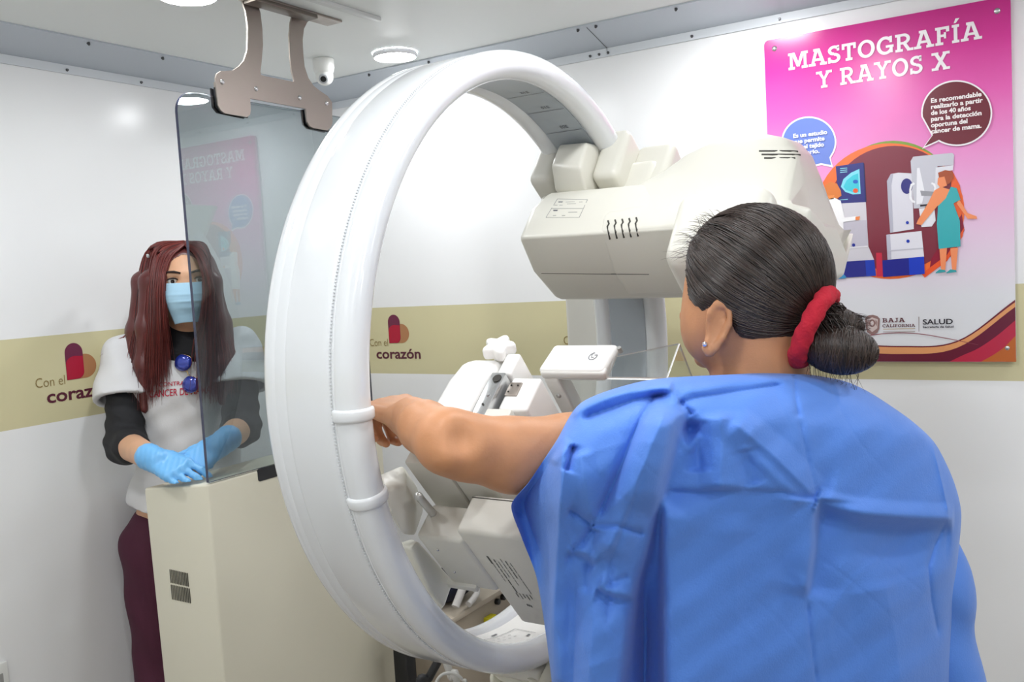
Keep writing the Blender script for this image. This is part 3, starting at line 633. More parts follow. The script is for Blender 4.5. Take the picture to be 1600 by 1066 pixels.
oc = ring('ring_outer_cover', [(-.006, ro-.004), (-.012, ro-.0012), (-.0165, ro-.0028), (-.02, ro-.0005), (-.03, ro+.0005), (-.092, ro+.0005), (-.0985, ro-.0018), (-.104, ro-.0002), (-.118, ro-.001), (-.118, .50), (-.006, .50)], SHELL, closed=True, smooth=30)
sb = MB()
for k in range(430):
    d = 78+k*.5; a = math.radians(d); t0 = np.array([0, -math.sin(a), math.cos(a)]); n0 = np.array([0, math.cos(a), math.sin(a)]); p = rp(ro-.0012, -.0165, d)
    sb.add([p+x_*np.array([1, 0, 0])+y_*t0+z_*n0 for x_, y_, z_ in ((-.0016, -.0011, -.001), (.0016, -.0011, -.001), (.0016, .0011, -.001), (-.0016, .0011, -.001), (-.0012, -.0008, .0009), (.0012, -.0008, .0009), (.0012, .0008, .0009), (-.0012, .0008, .0009))], [(4, 5, 6, 7), (0, 1, 5, 4), (1, 2, 6, 5), (2, 3, 7, 6), (3, 0, 4, 7)])
sb.build('seam_stitching', mat('zip stitching', '#d3d6d9', .45), oc, 0)
ri = .4985
ring('ring_track', [(-.02, ri), (-.106, ri), (-.106, ri+.004), (-.02, ri+.004)], GRY, -75, 118, 120, closed=True, smooth=30)
tw = ring('ring_liner', [(-.018, ri+.0008), (-.108, ri+.0008), (-.108, ri+.005), (-.018, ri+.005)], WHT, 118, 285, 120, closed=True, smooth=30)
def on_ring(s, deg, x_): return rp(ri-.0006, x_, deg+math.degrees(s/ri))       # tangential metres, axial position
for dg, tx in ((61.5, '205'), (70.5, '210'), (79.5, '215')):
    mb = MB(); V, F = poly_text(tx, .014, .0004)
    mb.add([on_ring(b*1.0, dg+1.2, -.047-a*.85) for a, b in V], F)
    V = [on_ring(s, dg, x_) for s, x_ in ((-.0006, -.023), (.0006, -.023), (.0006, -.103), (-.0006, -.103))]; mb.add(V, [(0, 1, 2, 3)])
    mb.build('angle_marking', INKG, t_m, 0)
mb = MB()
def seg(a, b, w_=.0006):
    (s0, x0), (s1, x1) = a, b; d = np.array([s1-s0, x1-x0]); d /= np.linalg.norm(d); nn = np.array([-d[1], d[0]])*w_
    N = 12; V = []
    for i in range(N+1):
        s, x_ = s0+(s1-s0)*i/N, x0+(x1-x0)*i/N; V += [on_ring(s+nn[0], 252, x_+nn[1]), on_ring(s-nn[0], 252, x_-nn[1])]
    mb.add(V, [(2*i, 2*i+1, 2*i+3, 2*i+2) for i in range(N)])
seg((-.07, -.075), (.12, -.075)); seg((.12, -.075), (.12, -.03)); seg((.02, -.068), (.03, -.06), .0004)
for k in range(7):
    for j in range(2): seg((-.03+.018*k, -.064+.012*j), (-.023+.018*k, -.062+.012*j), .0007)
seg((.055, -.084), (.075, -.086), .002); seg((.095, -.035), (.108, -.036), .002)
mb.build('printed_diagram', INKG, tw, 0)
for dg in (181.5, 194.5):                       # two white straps round the near rim
    mb = MB(); m_ = 24; prf = [(math.cos(a), math.sin(a)) for a in np.linspace(math.radians(-75), math.radians(150), m_)]
    for e0, e1, rad in ((-.85, .85, RT_+.0035),):
        V = []; F = []
        for k, (dd, q) in enumerate(((-.95, RT_+.0003), (-.85, RT_+.003), (-.5, RT_+.0042), (.5, RT_+.0042), (.85, RT_+.003), (.95, RT_+.0003))):
            V += [rp(RR+q*b, q*a, dg+dd) for a, b in prf]
        for k in range(5):
            for j in range(m_-1): F.append((k*m_+j, k*m_+j+1, (k+1)*m_+j+1, (k+1)*m_+j))
        mb.add(V, F)
    mb.build('rim_strap', SHELL, t_m, 60)
mesh('rim_gap_strip', *tube([rp(RR-RT_*.98, -.010, d) for d in np.linspace(166, 188, 14)], .0022, 6), BLK, t_m)

# beam frame inside the ring: u towards the tube, v square to it
BA = math.radians(50); UY, UZ = math.cos(BA), math.sin(BA); VY, VZ = math.sin(BA), -math.cos(BA)
def uvx(u_, v_, x_): return np.array([x_, RC[1]+u_*UY+v_*VY, RC[2]+u_*UZ+v_*VZ])
def boxuv(u0, u1, v0, v1, x0, x1, bevel=.006, seg=2):
    return loft([[uvx(a, b, x_) for a, b in ((u0, v0), (u1, v0), (u1, v1), (u0, v1))] for x_ in (x0, x1)], bevel, seg)
def prismX(pts, x0, x1, bevel=.006, seg=2):     # (y, z) outline swept along x
    return loft([[(x0, a, b) for a, b in pts], [(x1, a, b) for a, b in pts]], bevel, seg)

# ---- tube head
UV = lambda u_, v_: np.array([RC[1]+u_*UY+v_*VY, RC[2]+u_*UZ+v_*VZ])
XL = 1.32
q = lambda x, y, X: onX(x, y, X)[1:]
R_, S2, B_, SH, T2 = q(813, 372, XL), q(836, 427, XL), q(871, 468, XL), q(832, 325, XL), q(856, 302, XL)
back = lambda T, B: [B+np.array([.18, -.01]), B+np.array([.30, .10]), T+np.array([.22, -.05]), T+np.array([.12, 0.0])]
P0 = [R_, S2, B_]+back(T2, B_)+[T2, SH]
def shrink(P, s, c=None):
    c = np.mean(P, 0) if c is None else c; return [c+(p-c)*s for p in P]
e = lambda p, dy, dz: p+np.array([dy, dz])
secs = [(XL-.012, shrink(P0, .90)), (XL-.004, shrink(P0, .965)), (XL+.008, P0), (1.45, [e(p, 0, -.002) for p in P0]), (1.60, [e(p, 0, -.004) for p in P0]), (1.80, [e(p, 0, -.006) for p in P0])]
V, F = loft([[(x_, a, b) for a, b in P] for x_, P in secs], .016, 4, 24)
th_ = mesh('tube_head', V, F, CRM, t_m, 40)
# hump: the larger housing on the right
def arch(x, y, Y=-.70): p = onY(x, y, Y); return p[0], p[2]
A_ = [arch(*p) for p in ((985, 297), (1012, 282), (1040, 266), (1075, 240), (1108, 224), (1150, 213), (1195, 209), (1228, 215), (1248, 238), (1262, 285), (1271, 350))]
secs = []
for i, (x_, z_) in enumerate(A_):
    rdg = np.array([-.846, 1.533-.01*(x_-1.45)]); ed = rdg+np.array([.018, .030]); b_ = np.array([-.735, 1.412])
    tp = np.array([-.70, z_]); s = 0 if i < 8 else (i-7)*.33
    ed = ed+(tp-ed)*0; f_ = min(1, max(0, (z_-ed[1])/.02))
    P = [rdg, np.array([-.80, 1.46]), b_, b_+np.array([.2, 0]), b_+np.array([.33, .10]), tp+np.array([.2, -.06]), tp+np.array([.10, 0]), tp, tp+(ed-tp)*.12+np.array([-.004, .004]), ed]
    if i >= 8: c = np.array([-.64, 1.50]); P = [c+(p-c)*(1, .985, .95)[i-8] for p in P]
    secs.append([(x_, a, b) for a, b in P])
x_ = A_[-1][0]; secs.append([(x_+.02, *(np.array([-.64, 1.50])+(np.array(p[1:])-np.array([-.64, 1.50]))*.86)) for p in secs[-1]])
V, F = loft(secs, .014, 4, 26); hump = mesh('tube_housing', V, F, CRM, t_m, 50)
# collimator box below, its seam and vents
mesh('collimator_housing', *boxuv(.105, .26, -.135, .12, 1.655, 1.82, .03, 5), CRM, t_m)
def slots(pts, y_or, name, parent, depth=.004, r_=.0016):
    mb = MB()
    for a, b in pts: mb.add(*tube([a, (np.asarray(a)+b)/2, b], r_, 8))
    mb.build(name, SLOT, parent)
def hit(ob, x, y, off=.0):                       # the point of an object's surface seen at a pixel of the photo
    bt = HITS.get(ob.name)
    if bt is None: bt = HITS[ob.name] = BVHTree.FromPolygons([v.co[:] for v in ob.data.vertices], [tuple(p.vertices) for p in ob.data.polygons])
    d = un(x, y, 1)-CAM; d /= np.linalg.norm(d); r = bt.ray_cast(Vector(CAM), Vector(d))
    return None if r[0] is None else np.array(r[0])-d*off
HITS = {}
def on_heads(x, y, off=0):
    c = [h for h in (hit(o, x, y, off) for o in (th_, hump)) if h is not None]
    return min(c, key=lambda h: np.linalg.norm(h-CAM)) if c else None
def slot_set(name, lines, r_=.0017, ob=None, parent=None):
    mb = MB()
    for L in lines:
        P = [on_heads(*p) if ob is None else hit(ob, *p) for p in L]; P = [p for p in P if p is not None]
        if len(P) > 1: mb.add(*tube(P, r_, 8))
    mb.build(name, SLOT, parent or th_)
slot_set('front_vents', [[(950+11*k, 345-1.2*k), (951.5+11*k, 350-1.2*k), (949+11*k, 354-1.2*k), (951+11*k, 364-1.2*k), (953+11*k, 374-1.2*k)] for k in range(5)])
slot_set('top_vents', [[(1076+11.5*k, 233-2.0*k), (1080.5+11.5*k, 225-2.0*k)] for k in range(6)], .0015)
slot_set('bottom_vents', [[(990+12*k, 474), (993+12*k, 480), (995+12*k, 485)] for k in range(5)], .002)
slot_set('side_vents', [[(1186+4*k+12*j, 236+5.5*k+(.2 if j < 5 else .8*(j-4))) for j in range(6-(k == 2))] for k in range(3)], .0017)
slot_set('housing_seam', [[(834+12*k, 427.3+.1*k) for k in range(16)]], .0007)
lb = MB()
def lseg(a, b, r_=.00045):
    P = [on_heads(a[0]+(b[0]-a[0])*k/6, a[1]+(b[1]-a[1])*k/6) for k in range(7)]; P = [p for p in P if p is not None]
    if len(P) > 1: lb.add(*tube(P, r_, 5))
cn = [(871, 311), (918, 312), (905, 340), (853, 340)]
for i in range(4): lseg(cn[i], cn[(i+1) % 4])
lseg((862, 326), (911, 326))
for a, b in ((884, 316), (886, 319), (888, 332)): lseg((a, b), (a+14, b-.5), .0005)
for a, b in ((866, 321), (874, 321), (905, 316), (864, 337), (878, 337)): lseg((a, b), (a+5, b-.2), .0006)
for a, b in ((876, 316), (868, 329)): lseg((a-3, b), (a+3, b), .0016)
lb.build('rating_label', INKG, th_, 0)
h0 = on_heads(1156, 303)
if h0 is not None: mesh('indicator_light', *ball(h0, .003, 10), mat('indicator red', '#c85a44', .4), hump)

# ---- saddle and collars that carry the head on the ring
def tang(dg): a = math.radians(dg); return np.array([0, -math.sin(a), math.cos(a)])
def rbox(r0, r1, s0, s1, x0, x1, dg, bevel=.012, seg=3, taper=0.):
    a = math.radians(dg); n0 = np.array([0, math.cos(a), math.sin(a)]); t0 = tang(dg)
    f_ = lambda r_, s, x_: RC+n0*r_+t0*s+np.array([x_-RC[0], 0, 0])
    return loft([[f_(r_, s*(1 if r_ == r0 else 1-taper), x_) for r_, s in ((r0, s0), (r1, s0), (r1, s1), (r0, s1))] for x_ in (x0, x1)], bevel, seg)
DG = 51
mesh('saddle_block', *loft([[tuple(onX(*p, X)) for p in P] for X, P in ((1.322, ((872, 226), (860, 258), (866, 300), (940, 330), (960, 240))), (1.402, ((918, 222), (906, 262), (918, 306), (990, 330), (990, 240))))], .008, 3), CRM, t_m)
mesh('rim_collar', *rbox(.42, .53, -.10, .035, 1.255, 1.312, DG, .018, 4), CRM2, t_m)
mesh('rim_collar', *rbox(.36, .45, -.13, .0, 1.262, 1.312, DG-2, .02, 4), CRM2, t_m)
mesh('rim_collar', *rbox(.415, .545, -.12, .03, 1.402, 1.462, DG, .016, 4), CRM, t_m)
mesh('rim_collar', *rbox(.36, .50, -.13, .0, 1.405, 1.52, DG-2, .02, 4), CRM, t_m)
mesh('drive_housing', *rbox(.40, .55, -.12, .02, 1.455, 1.54, DG-5, .016, 4), CRM, t_m)

# ---- detector, arm and compression tower


BA = math.radians(40); UY, UZ = math.cos(BA), math.sin(BA); VY, VZ = math.sin(BA), -math.cos(BA)
det = mesh('detector_housing', *boxuv(-.43, -.366, -.103, .149, 1.48, 1.60, .007, 3), CRM2, t_m)
mb = MB()                                        # printed block of lines and bars on the detector
def dl(v0, x0, L, w_=.0011, along='v'):
    a = .0008 if along == 'v' else L; b = L if along == 'v' else .0008
    mb.add([uvx(-.4304, v0, x0), uvx(-.4304, v0+b, x0), uvx(-.4304, v0+b, x0+(w_ if along == 'v' else a)), uvx(-.4304, v0, x0+(w_ if along == 'v' else a))], [(0, 1, 2, 3)])
for k in range(6):
    v_ = -.042+.004*(k % 3); ve = (.02, .034, .005, .03, -.008, .036)[k]
    while v_ < ve:
        L = random.uniform(.007, .02); dl(v_, 1.508+.0066*k, L, .0011+.0008*(k in (1, 4))); v_ += L+random.uniform(.0015, .003)
dl(-.045, 1.506, .02, .003); 
for k in range(5): dl(.052, 1.512+.006*k, .012+.004*(k % 2), .0016)
for k in range(3): dl(.082+.001*k, 1.518+.003*k, .006, .002)
mb.build('printed_label', mat('label print', '#4f514e', .6), det, 0)
mesh('top_seam', *tube([uvx(-.372, -.1032, 1.483), uvx(-.372, -.1032, 1.6)], .0007, 5), SLOT, det)
mesh('detector_arm', *boxuv(-.434, -.375, -.082, .052, 1.40, 1.485, .007, 3), CRM2, t_m)
am = bpy.data.objects['detector_arm']
for p in ((687, 853), (713, 888)):
    mesh('screw', *ball(onX(*p, 1.42)*0+uvx(-.4345, *( (lambda w_: ((w_[1]-RC[1])*VY+(w_[2]-RC[2])*VZ, w_[0]))(onX(*p, 1.425)))), .0022, 8), STEEL, am)
mesh('under_plate', *boxuv(-.44, -.425, .04, .052, 1.395, 1.45, .002), CRM2, t_m)
def casting(name, X0, f0, X1_, f1, M, bevel=.006):
    return mesh(name, *loft([[tuple(onX(*p, X0)) for p in f0], [tuple(onX(*p, X1_)) for p in f1]], bevel, 3, 12), M, t_m)
casting('arm_bracket', 1.335, ((588, 742), (628, 724), (651, 757), (664, 800), (640, 815), (598, 790)), 1.385, ((598, 762), (636, 759), (652, 792), (649, 841), (628, 838), (611, 803)), CRM, .008)
casting('arm_bracket', 1.315, ((618, 850), (645, 842), (700, 908), (696, 930), (690, 955), (640, 930)), 1.385, ((640, 856), (651, 844), (709, 909), (703, 922), (693, 951), (672, 925)), CRM, .006)
lv = onX(654, 776, 1.405); lw = onX(684, 811, 1.415)
mesh('release_lever', *tube([lv-(lw-lv)*.02, lv, lw, lw+(lw-lv)*.2], [.004, .0062, .0058, .005], 18), mat('lever aluminium', '#c9cac8', .3, .6), t_m)
mesh('lever_knob', *ball(lv, .0068, 18), mat('lever aluminium', '#c9cac8'), t_m)
# compression tower along u
tow = mesh('tower_base', *boxuv(-.355, -.24, -.152, -.025, 1.375, 1.445, .004, 2), CRM2, t_m)
mesh('tower_side', *boxuv(-.352, -.24, -.148, -.03, 1.446, 1.515, .004, 2), CRM2, t_m)
mesh('tower_cover', *loft([[uvx(a, b, x_) for a, b in ((-.31, -.158), (-.19, -.155), (-.145, -.146), (-.118, -.125), (-.108, -.09), (-.112, -.04), (-.31, -.03))] for x_ in (1.374, 1.446)], .012, 4, 15), WHT, t_m)
rail = mesh('slide_rail', *boxuv(-.34, -.168, -.149, -.06, 1.447, 1.472, .002, 2), mat('rail aluminium', '#c6c8c9', .25, .8), t_m)
mesh('rail_cap', *boxuv(-.166, -.118, -.142, -.04, 1.449, 1.476, .006, 3), WHT, t_m)
for u_, r_, M in ((-.182, .0075, SLOT), (-.215, .003, STEEL), (-.235, .0018, SLOT)):
    c = uvx(u_, -.1495, 1.463 if r_ > .005 else 1.461); mesh('rail_hole', *cyl(c, c+.0014*np.array([0, -VY, -VZ]), r_, None, 18), M, rail)
# star knob
kc = onX(780, 545, 1.435); ax = np.array([0.12, -.40, .80]); ax /= np.linalg.norm(ax); kx, ky, _ = frame_of(ax)
star = [(.0205+.0045*math.cos(5*a))for a in np.linspace(0, 2*pi, 60, endpoint=False)]
rk = lambda z, s: [kc+ax*z+(kx*math.cos(a)+ky*math.sin(a))*r_*s*1.14 for a, r_ in zip(np.linspace(0, 2*pi, 60, endpoint=False), star)]
kn = mesh('clamp_knob', *loft([rk(-.010, .78), rk(-.008, .95), rk(-.003, 1.0), rk(.006, 1.0), rk(.0095, .93), rk(.011, .78)]), mat('white knob plastic', '#f3f3f1', .35), t_m, 50)
mesh('knob_stem', *cyl(kc-ax*.045, kc-ax*.008, .012, .0115, 24, .002), WHT, kn)
# carriage with hinge, and the clear paddle
mesh('paddle_carriage', *boxuv(-.232, -.165, -.135, -.01, 1.478, 1.53, .005, 3), WHT, t_m)
cr = bpy.data.objects['paddle_carriage']
mesh('control_panel', *boxuv(-.2335, -.2315, -.12, -.02, 1.483, 1.525, .001), mat('grey control panel', '#a9abac', .4), cr)
mesh('hinge', *boxuv(-.205, -.178, -.1375, -.1345, 1.480, 1.502, .001), STEELB, cr)
for u_, x_ in ((-.198, 1.485), (-.185, 1.497), (-.185, 1.485)): mesh('screw', *ball(uvx(u_, -.138, x_), .0016, 8), SLOT, cr)
# the white bracket and the clear tray
FROST = mat('pale frame', '#d9d7d2', .35)
PU0, PU1, PV = -.107, -.036, -.09
V, F = loft([[uvx(a, b, x_) for a, b in ((PU0, PV), (PU1-.0, PV+.012), (PU1, PV+.03), (PU0, PV+.03))] for x_ in (1.478, 1.598)], .012, 5, 40)
bar = mesh('paddle_bracket', V, F, WHT, t_m)
mesh('paddle_frame', *boxuv(PU0-.003, PU0+.03, PV+.02, .12, 1.482, 1.512, .006, 3), FROST, t_m)
mesh('screw', *ball(uvx(PU0-.003, -.03, 1.497), .0045, 12), mat('dull screw', '#a8a6a3', .4, .5), t_m)
mesh('paddle_frame', *boxuv(PU0-.003, PU0+.012, PV+.005, PV+.02, 1.482, 1.60, .004, 3), FROST, t_m)
CLEAR = glass_mat('clear acrylic', (.93, .945, .94, 1), 1.49); CLE = mat('acrylic edge', '#f4f6f5', .2)
tr = thing_tr = None
def acryl(quad, th, nm):                         # a clear sheet with its own thickness and polished edges
    a, b, c, d = [np.asarray(p) for p in quad]; n_ = np.cross(b-a, d-a); n_ /= np.linalg.norm(n_)
    V = [p+s*n_*th/2 for s in (-1, 1) for p in (a, b, c, d)]
    return mesh(nm, V, [(3, 2, 1, 0), (4, 5, 6, 7), (0, 1, 5, 4), (1, 2, 6, 5), (2, 3, 7, 6), (3, 0, 4, 7)], [CLEAR, CLE], t_m, 0, [0, 0, 1, 1, 1, 1])
acryl([uvx(PU0, PV+.02, 1.51), uvx(PU0, PV+.02, 1.70), uvx(PU0, .11, 1.70), uvx(PU0, .11, 1.51)], .003, 'clear_tray')
acryl([uvx(PU0, PV+.017, 1.598), uvx(PU0, PV+.017, 1.70), uvx(-.034, PV+.017, 1.70), uvx(-.062, PV+.017, 1.60)], .0028, 'clear_tray_wall')
acryl([uvx(PU0, PV+.017, 1.70), uvx(PU0, .11, 1.70), uvx(-.034, .11, 1.70), uvx(-.034, PV+.017, 1.70)], .0028, 'clear_tray_wall')
g_ = MB()                                        # small round G-like emblem on the bracket
gx = uvx(-.072, PV+.0055, 1.567); e1 = np.array([1, 0, 0]); bt = BVHTree.FromPolygons([v.co[:] for v in bar.data.vertices], [tuple(p.vertices) for p in bar.data.polygons])
nV = np.array([0, -VY, -VZ]); e2 = np.array([0, UY, UZ])
def gp_(a, b):
    p = gx+e1*a+e2*b+nV*.03; r_ = bt.ray_cast(Vector(p), Vector(-nV)); return np.array(r_[0])+nV*.0005 if r_[0] else None
for P in ([(.007*math.cos(a), .009*math.sin(a)) for a in np.linspace(.5*pi, 2.05*pi, 16)]+[(.0065, .0035), (.002, .003)], [(-.002, .010), (-.0035, .003), (-.001, -.004), (.002, -.002)]):
    Q = [gp_(*p) for p in P]; Q = [p for p in Q if p is not None]
    if len(Q) > 2: g_.add(*tube(Q, .0009, 6))
g_.build('emblem', mat('emblem grey', '#8b8d90', .4), bar)
pk = uvx(-.052, PV+.012, 1.606); mesh('tray_pin', *cyl(pk-.004*nV, pk+.006*nV, .004, .0036, 14), mat('pin grey', '#9b9b98', .4), t_m)

# ---- stand: column on the far side, cradle under the ring, bellows and hoses
c0 = onY(883, 500, -.33)[0]
mesh('support_column', *box(c0-.0, c0+.115, -.33, -.16, 0, 1.42, .012, 3), CRM2, t_m)
mesh('floor_base', *box(1.16, 1.50, -1.10, -.12, 0, .10, .02, 3), CRM2, t_m)
mesh('pedestal', *box(1.27, 1.42, -1.02, -.80, .10, .62, .02, 3), CRM2, t_m)
BEL = mat('beige bellows', '#d3d1c4', .55)
bl = MB()
for k in range(7):
    r0 = .095-.004*k; z0 = .62+.021*k
    bl.add(*loft([[(1.36+r_*1.05*math.cos(a), -.955+r_*math.sin(a), z) for a in np.linspace(0, 2*pi, 36, endpoint=False)] for r_, z in ((r0-.008, z0), (r0, z0+.008), (r0, z0+.013), (r0-.008, z0+.021))]))
bl.build('bellows', BEL, t_m, 50)
def hose(nm, pts, r_, M, ribs=0):
    P = smoothpath(pts, 40 if ribs else 10); R_ = [r_*(1+(.12*math.cos(2*pi*i/4) if ribs else 0)) for i in range(len(P))]
    return mesh(nm, *tube(P, R_, 14), M, t_m, 60)
hose('ribbed_hose', [onZ(842, 1090, .70), un(836, 1062, 1.62), un(850, 1040, 1.66), un(868, 1005, 1.74), un(880, 960, 1.85)], .014, BEL, 1)
hose('ribbed_hose', [un(860, 1100, 1.56), un(856, 1070, 1.58), un(866, 1045, 1.62), un(878, 1010, 1.70)], .014, BEL, 1)
mesh('cradle', *box(1.29, 1.42, -1.03, -.86, .74, .768, .008, 3), CRM2, t_m)

# ------------------------------------------------------------------ beige power unit behind the console, with pouch and plugs
PWR = mat('power unit taupe', '#a99d8d', .5, var=.05)
XE = .80
pw0, pw1 = onX(790, 922, XE), onX(660, 985, XE)
ez = pw0[2]+.004
t = thing('power_unit', 'taupe floor-standing power unit seen through the lower part of the ring', 'power unit', (.73, -.25, 0))
pb = mesh('unit_body', *box(.665, XE, -.47, -.03, 0, ez, .006, 2), PWR, t)
mesh('top_ledge', *box(.66, XE+.01, -.475, -.02, ez-.004, ez+.012, .004, 2), mat('ledge taupe', '#b9ae9f', .5), t)
for p in ((775, 940), (784, 933)):
    c = onX(*p, XE); mesh('black_socket', *cyl(c-np.array([.004, 0, 0]), c+np.array([.012, 0, 0]), .009, .0085, 18, .002), BLK, t)
c = onX(763, 968, XE+.002); mesh('yellow_plug', *box(XE-.002, XE+.02, c[1]-.022, c[1]+.02, c[2]-.012, c[2]+.012, .005, 2), mat('yellow plug', '#d8cf1e', .4), t)
t = thing('cable_pouch', 'dark navy pouch with white cable ends lying on the taupe power unit', 'pouch', (.725, -.33, ez+.013))
def on_pouch(x, y): return onX(x, y, .78)
pc_ = on_pouch(712, 925); pc_[0] = .725; pz = ez+.016
V, F = ball((pc_[0], pc_[1]+.05, pz+.045), 1, 28, (.055, .10, .047)); mesh('pouch_body', V, F, mat('navy cloth', '#161a30', .8, bump=.3, bscale=60), t, 180)
q0 = np.array([pc_[0]+.05, pc_[1], pz+.05])
mesh('cable_end', *tube(smoothpath([q0+np.array([.03, -.04, -.03]), q0+np.array([.03, .0, .01]), q0+np.array([.01, .06, .03]), q0+np.array([-.03, .09, .03])], 8), .011, 12), mat('pale cable', '#c9c6c4', .5), t)
mesh('cable_end', *tube(smoothpath([q0+np.array([.045, .0, -.035]), q0+np.array([.04, .05, -.02]), q0+np.array([.0, .10, -.01])], 8), .009, 12), mat('pale cable', '#c9c6c4'), t)
# black upright and cables beside the console
bp = onZ(633, 1045, .55)
t = thing('equipment_post', 'black upright post on the floor behind the cream console', 'post', (.74, -.57, 0))
c = onY(633, 1040, -.565); mesh('post_tube', *box(c[0]-.022, c[0]+.022, -.585, -.545, .006, c[2]+.11, .004), BLK, t); mesh('foot_plate', *box(c[0]-.05, c[0]+.05, -.60, -.53, 0, .008, .002), BLK, t)
def cable(name, label, pts, r_, M):
    o = mesh(name, *tube(smoothpath(pts, 10), r_, 10), M, None, 180); tag(o, label, 'cable'); return o
GC = mat('grey cable', '#b7b6b2', .5); BC = mat('black hose', '#1d1d20', .5)
cable('black_hose', 'thick black hose leaning beside the black post under the ring', [(1.0, -.74, .012), (1.02, -.74, .2)]+[un(x, y, 1.92) for x, y in ((660, 1085), (670, 1060), (684, 1034), (700, 1000))], .009, BC)
cable('grey_tube', 'straight grey tube standing under the ring beside the looped cable', [(1.06, -.80, .010), un(716, 1090, 1.85), un(705, 1058, 1.85), un(694, 1025, 1.85), un(684, 990, 1.85)], .0075, GC)
if 1: cable('looped_cable', 'thin pale cable hanging in a loop under the ring', [un(672, 1100, 1.72), un(684, 1062, 1.72), un(702, 1052, 1.72), un(722, 1062, 1.72), un(728, 1095, 1.72), (1.13, -.93, .3), (1.12, -.93, .02)], .003, GC)
# ------------------------------------------------------------------ people: shared
def skin_mat(name, col, dark):
    M = mat(name, col, .48, spec=.4, sss=.12, bump=.12, bscale=320, var=.06, vscale=28); return M
def hand(w, d, up, side, curl=(.3, .5, .4), s=1., thumb=(.5, .75, -.3), spread=.06, tcurl=.3, fr=.0092):
    w, d, up, side = [np.asarray(a, float) for a in (w, d, up, side)]; d = d/np.linalg.norm(d); up = up-d*(up @ d); up /= np.linalg.norm(up); side = side-d*(side @ d)-up*(side @ up); side /= np.linalg.norm(side)
    P = []; off = (.031, .0105, -.0095, -.029); L = ((.040, .025, .019), (.045, .028, .020), (.042, .026, .020), (.033, .020, .017))
    for o, l in zip(off, L):
        k = w+s*(d*(.086-abs(o-.005)*.25)+side*o+up*.003); P.append(cap(w+s*(d*.008+side*o*.55), k, .0145*s, .0115*s, .012))
        a = 0.; dd = d+side*o*spread*20; dd /= np.linalg.norm(dd); p = k; r_ = fr*s
        for j, (seg_, c) in enumerate(zip(l, curl)):
            a += c; q_ = p+s*seg_*(math.cos(a)*dd-math.sin(a)*up); P.append(cap(p, q_, r_, r_*.9, .004)); p = q_; r_ *= .92
    t0 = w+s*(d*.022+side*.026-up*.004); td = thumb[0]*d+thumb[1]*side+thumb[2]*up; td /= np.linalg.norm(td)
    t1 = t0+s*.042*td; td2 = td+tcurl*(d-up*.3); td2 /= np.linalg.norm(td2); t2 = t1+s*.032*td2; t3 = t2+s*.024*td2
    P += [cap(w+s*d*.012+s*side*.012, t0, .016*s, .015*s, .012), cap(t0, t1, .0145*s, .011*s, .01), cap(t1, t2, .0105*s, .0095*s, .005), cap(t2, t3, .0095*s, .0078*s, .004)]
    return P
# ------------------------------------------------------------------ technician
SK1 = skin_mat('technician skin', '#d9a988', 0)
BLK_C = mat('black knit', '#1c1c20', .8, bump=.25, bscale=400); TEE = mat('white jersey', '#d8d8da', .85, bump=.15, bscale=500); GLV = mat('blue nitrile', '#6fb4ea', .4, bump=.1, bscale=150); MASK = mat('mask blue', '#a9cfe6', .75, bump=.1, bscale=500); PANT = mat('maroon trousers', '#4a1830', .8, bump=.2, bscale=200)
TF = np.array([2.2288-.24, -2.3545+.80, 0]); TF /= np.linalg.norm(TF); TL = np.array([-TF[1], TF[0], 0]); TU = np.array([0, 0, 1.]); TR = np.stack([TL, TF, TU], 1)
ft = un(300, 440, 2.42)
t_t = thing('person', 'technician with long red hair, face mask and blue gloves behind the tinted glass', 'person', (ft[0]-.02, ft[1]+.03, 0))
HC1 = un(290.5, 441, 2.385)
def hp(l, f, u): return HC1+TL*l+TF*f+TU*u          # in head axes (her left, forward, up)
sL, sR = un(196, 556, 2.41), un(372, 545, 2.43)
eL, eR = un(196, 694, 2.33), un(377, 668, 2.36)
wL, wR = onZ(243, 719, 1.100), onZ(345, 694, 1.118)
hL = onZ(300, 747, 1.066); hR = wR+np.array([-.022, -.070, -.040])
nk = un(292, 520, 2.42)
torso = [cap(un(228, 556, 2.43), un(348, 549, 2.44), .058, k=.04), ell(un(290, 605, 2.44), (.145, .095, .13), TR, .05), ell(un(296, 700, 2.45), (.130, .095, .14), TR, .05), ell(un(300, 805, 2.47), (.155, .105, .13), TR, .05)]
hipc = un(300, 850, 2.48)
legs = []
for s in (-1, 1):
    h_ = hipc+TL*.085*s; kne = h_+np.array([0, 0, -.36])+TF*.015+TL*.01*s; an = kne+np.array([0, 0, -.40])-TF*.02; an[2] = .09
    legs += [cap(h_, kne, .085, .062, .03), cap(kne, an, .06, .042, .03)]
feet = []
for s in (-1, 1):
    a_ = hipc+TL*.095*s; a_[2] = .045; feet += [cap(a_-TF*.05, a_+TF*.13, .045, .036, .02)]
head1 = [ell(hp(0, -.004, .016), (.070, .092, .082), TR, .03), ell(hp(0, .028, -.055), (.054, .062, .060), TR, .03), ell(hp(0, .035, -.02), (.062, .060, .06), TR, .03), cap(hp(0, .088, -.012), hp(0, .103, -.04), .008, .013, .012), ell(hp(0, .085, -.066), (.022, .012, .010), TR, .01), ell(hp(0, .080, .020), (.05, .012, .008), TR, .015)]
for s in (-1, 1): head1 += [ell(hp(.074*s, -.005, -.02), (.010, .022, .032), TR, .006)]
slim = [p[:3]+((p[3]-.008, p[4]-.008) if p[0] == 'cap' else (p[3],))+p[(5 if p[0] == 'cap' else 4):] if p[0] == 'cap' else ('ell', p[1], tuple(np.array(p[2])-.012), p[3], p[4]) for p in torso]
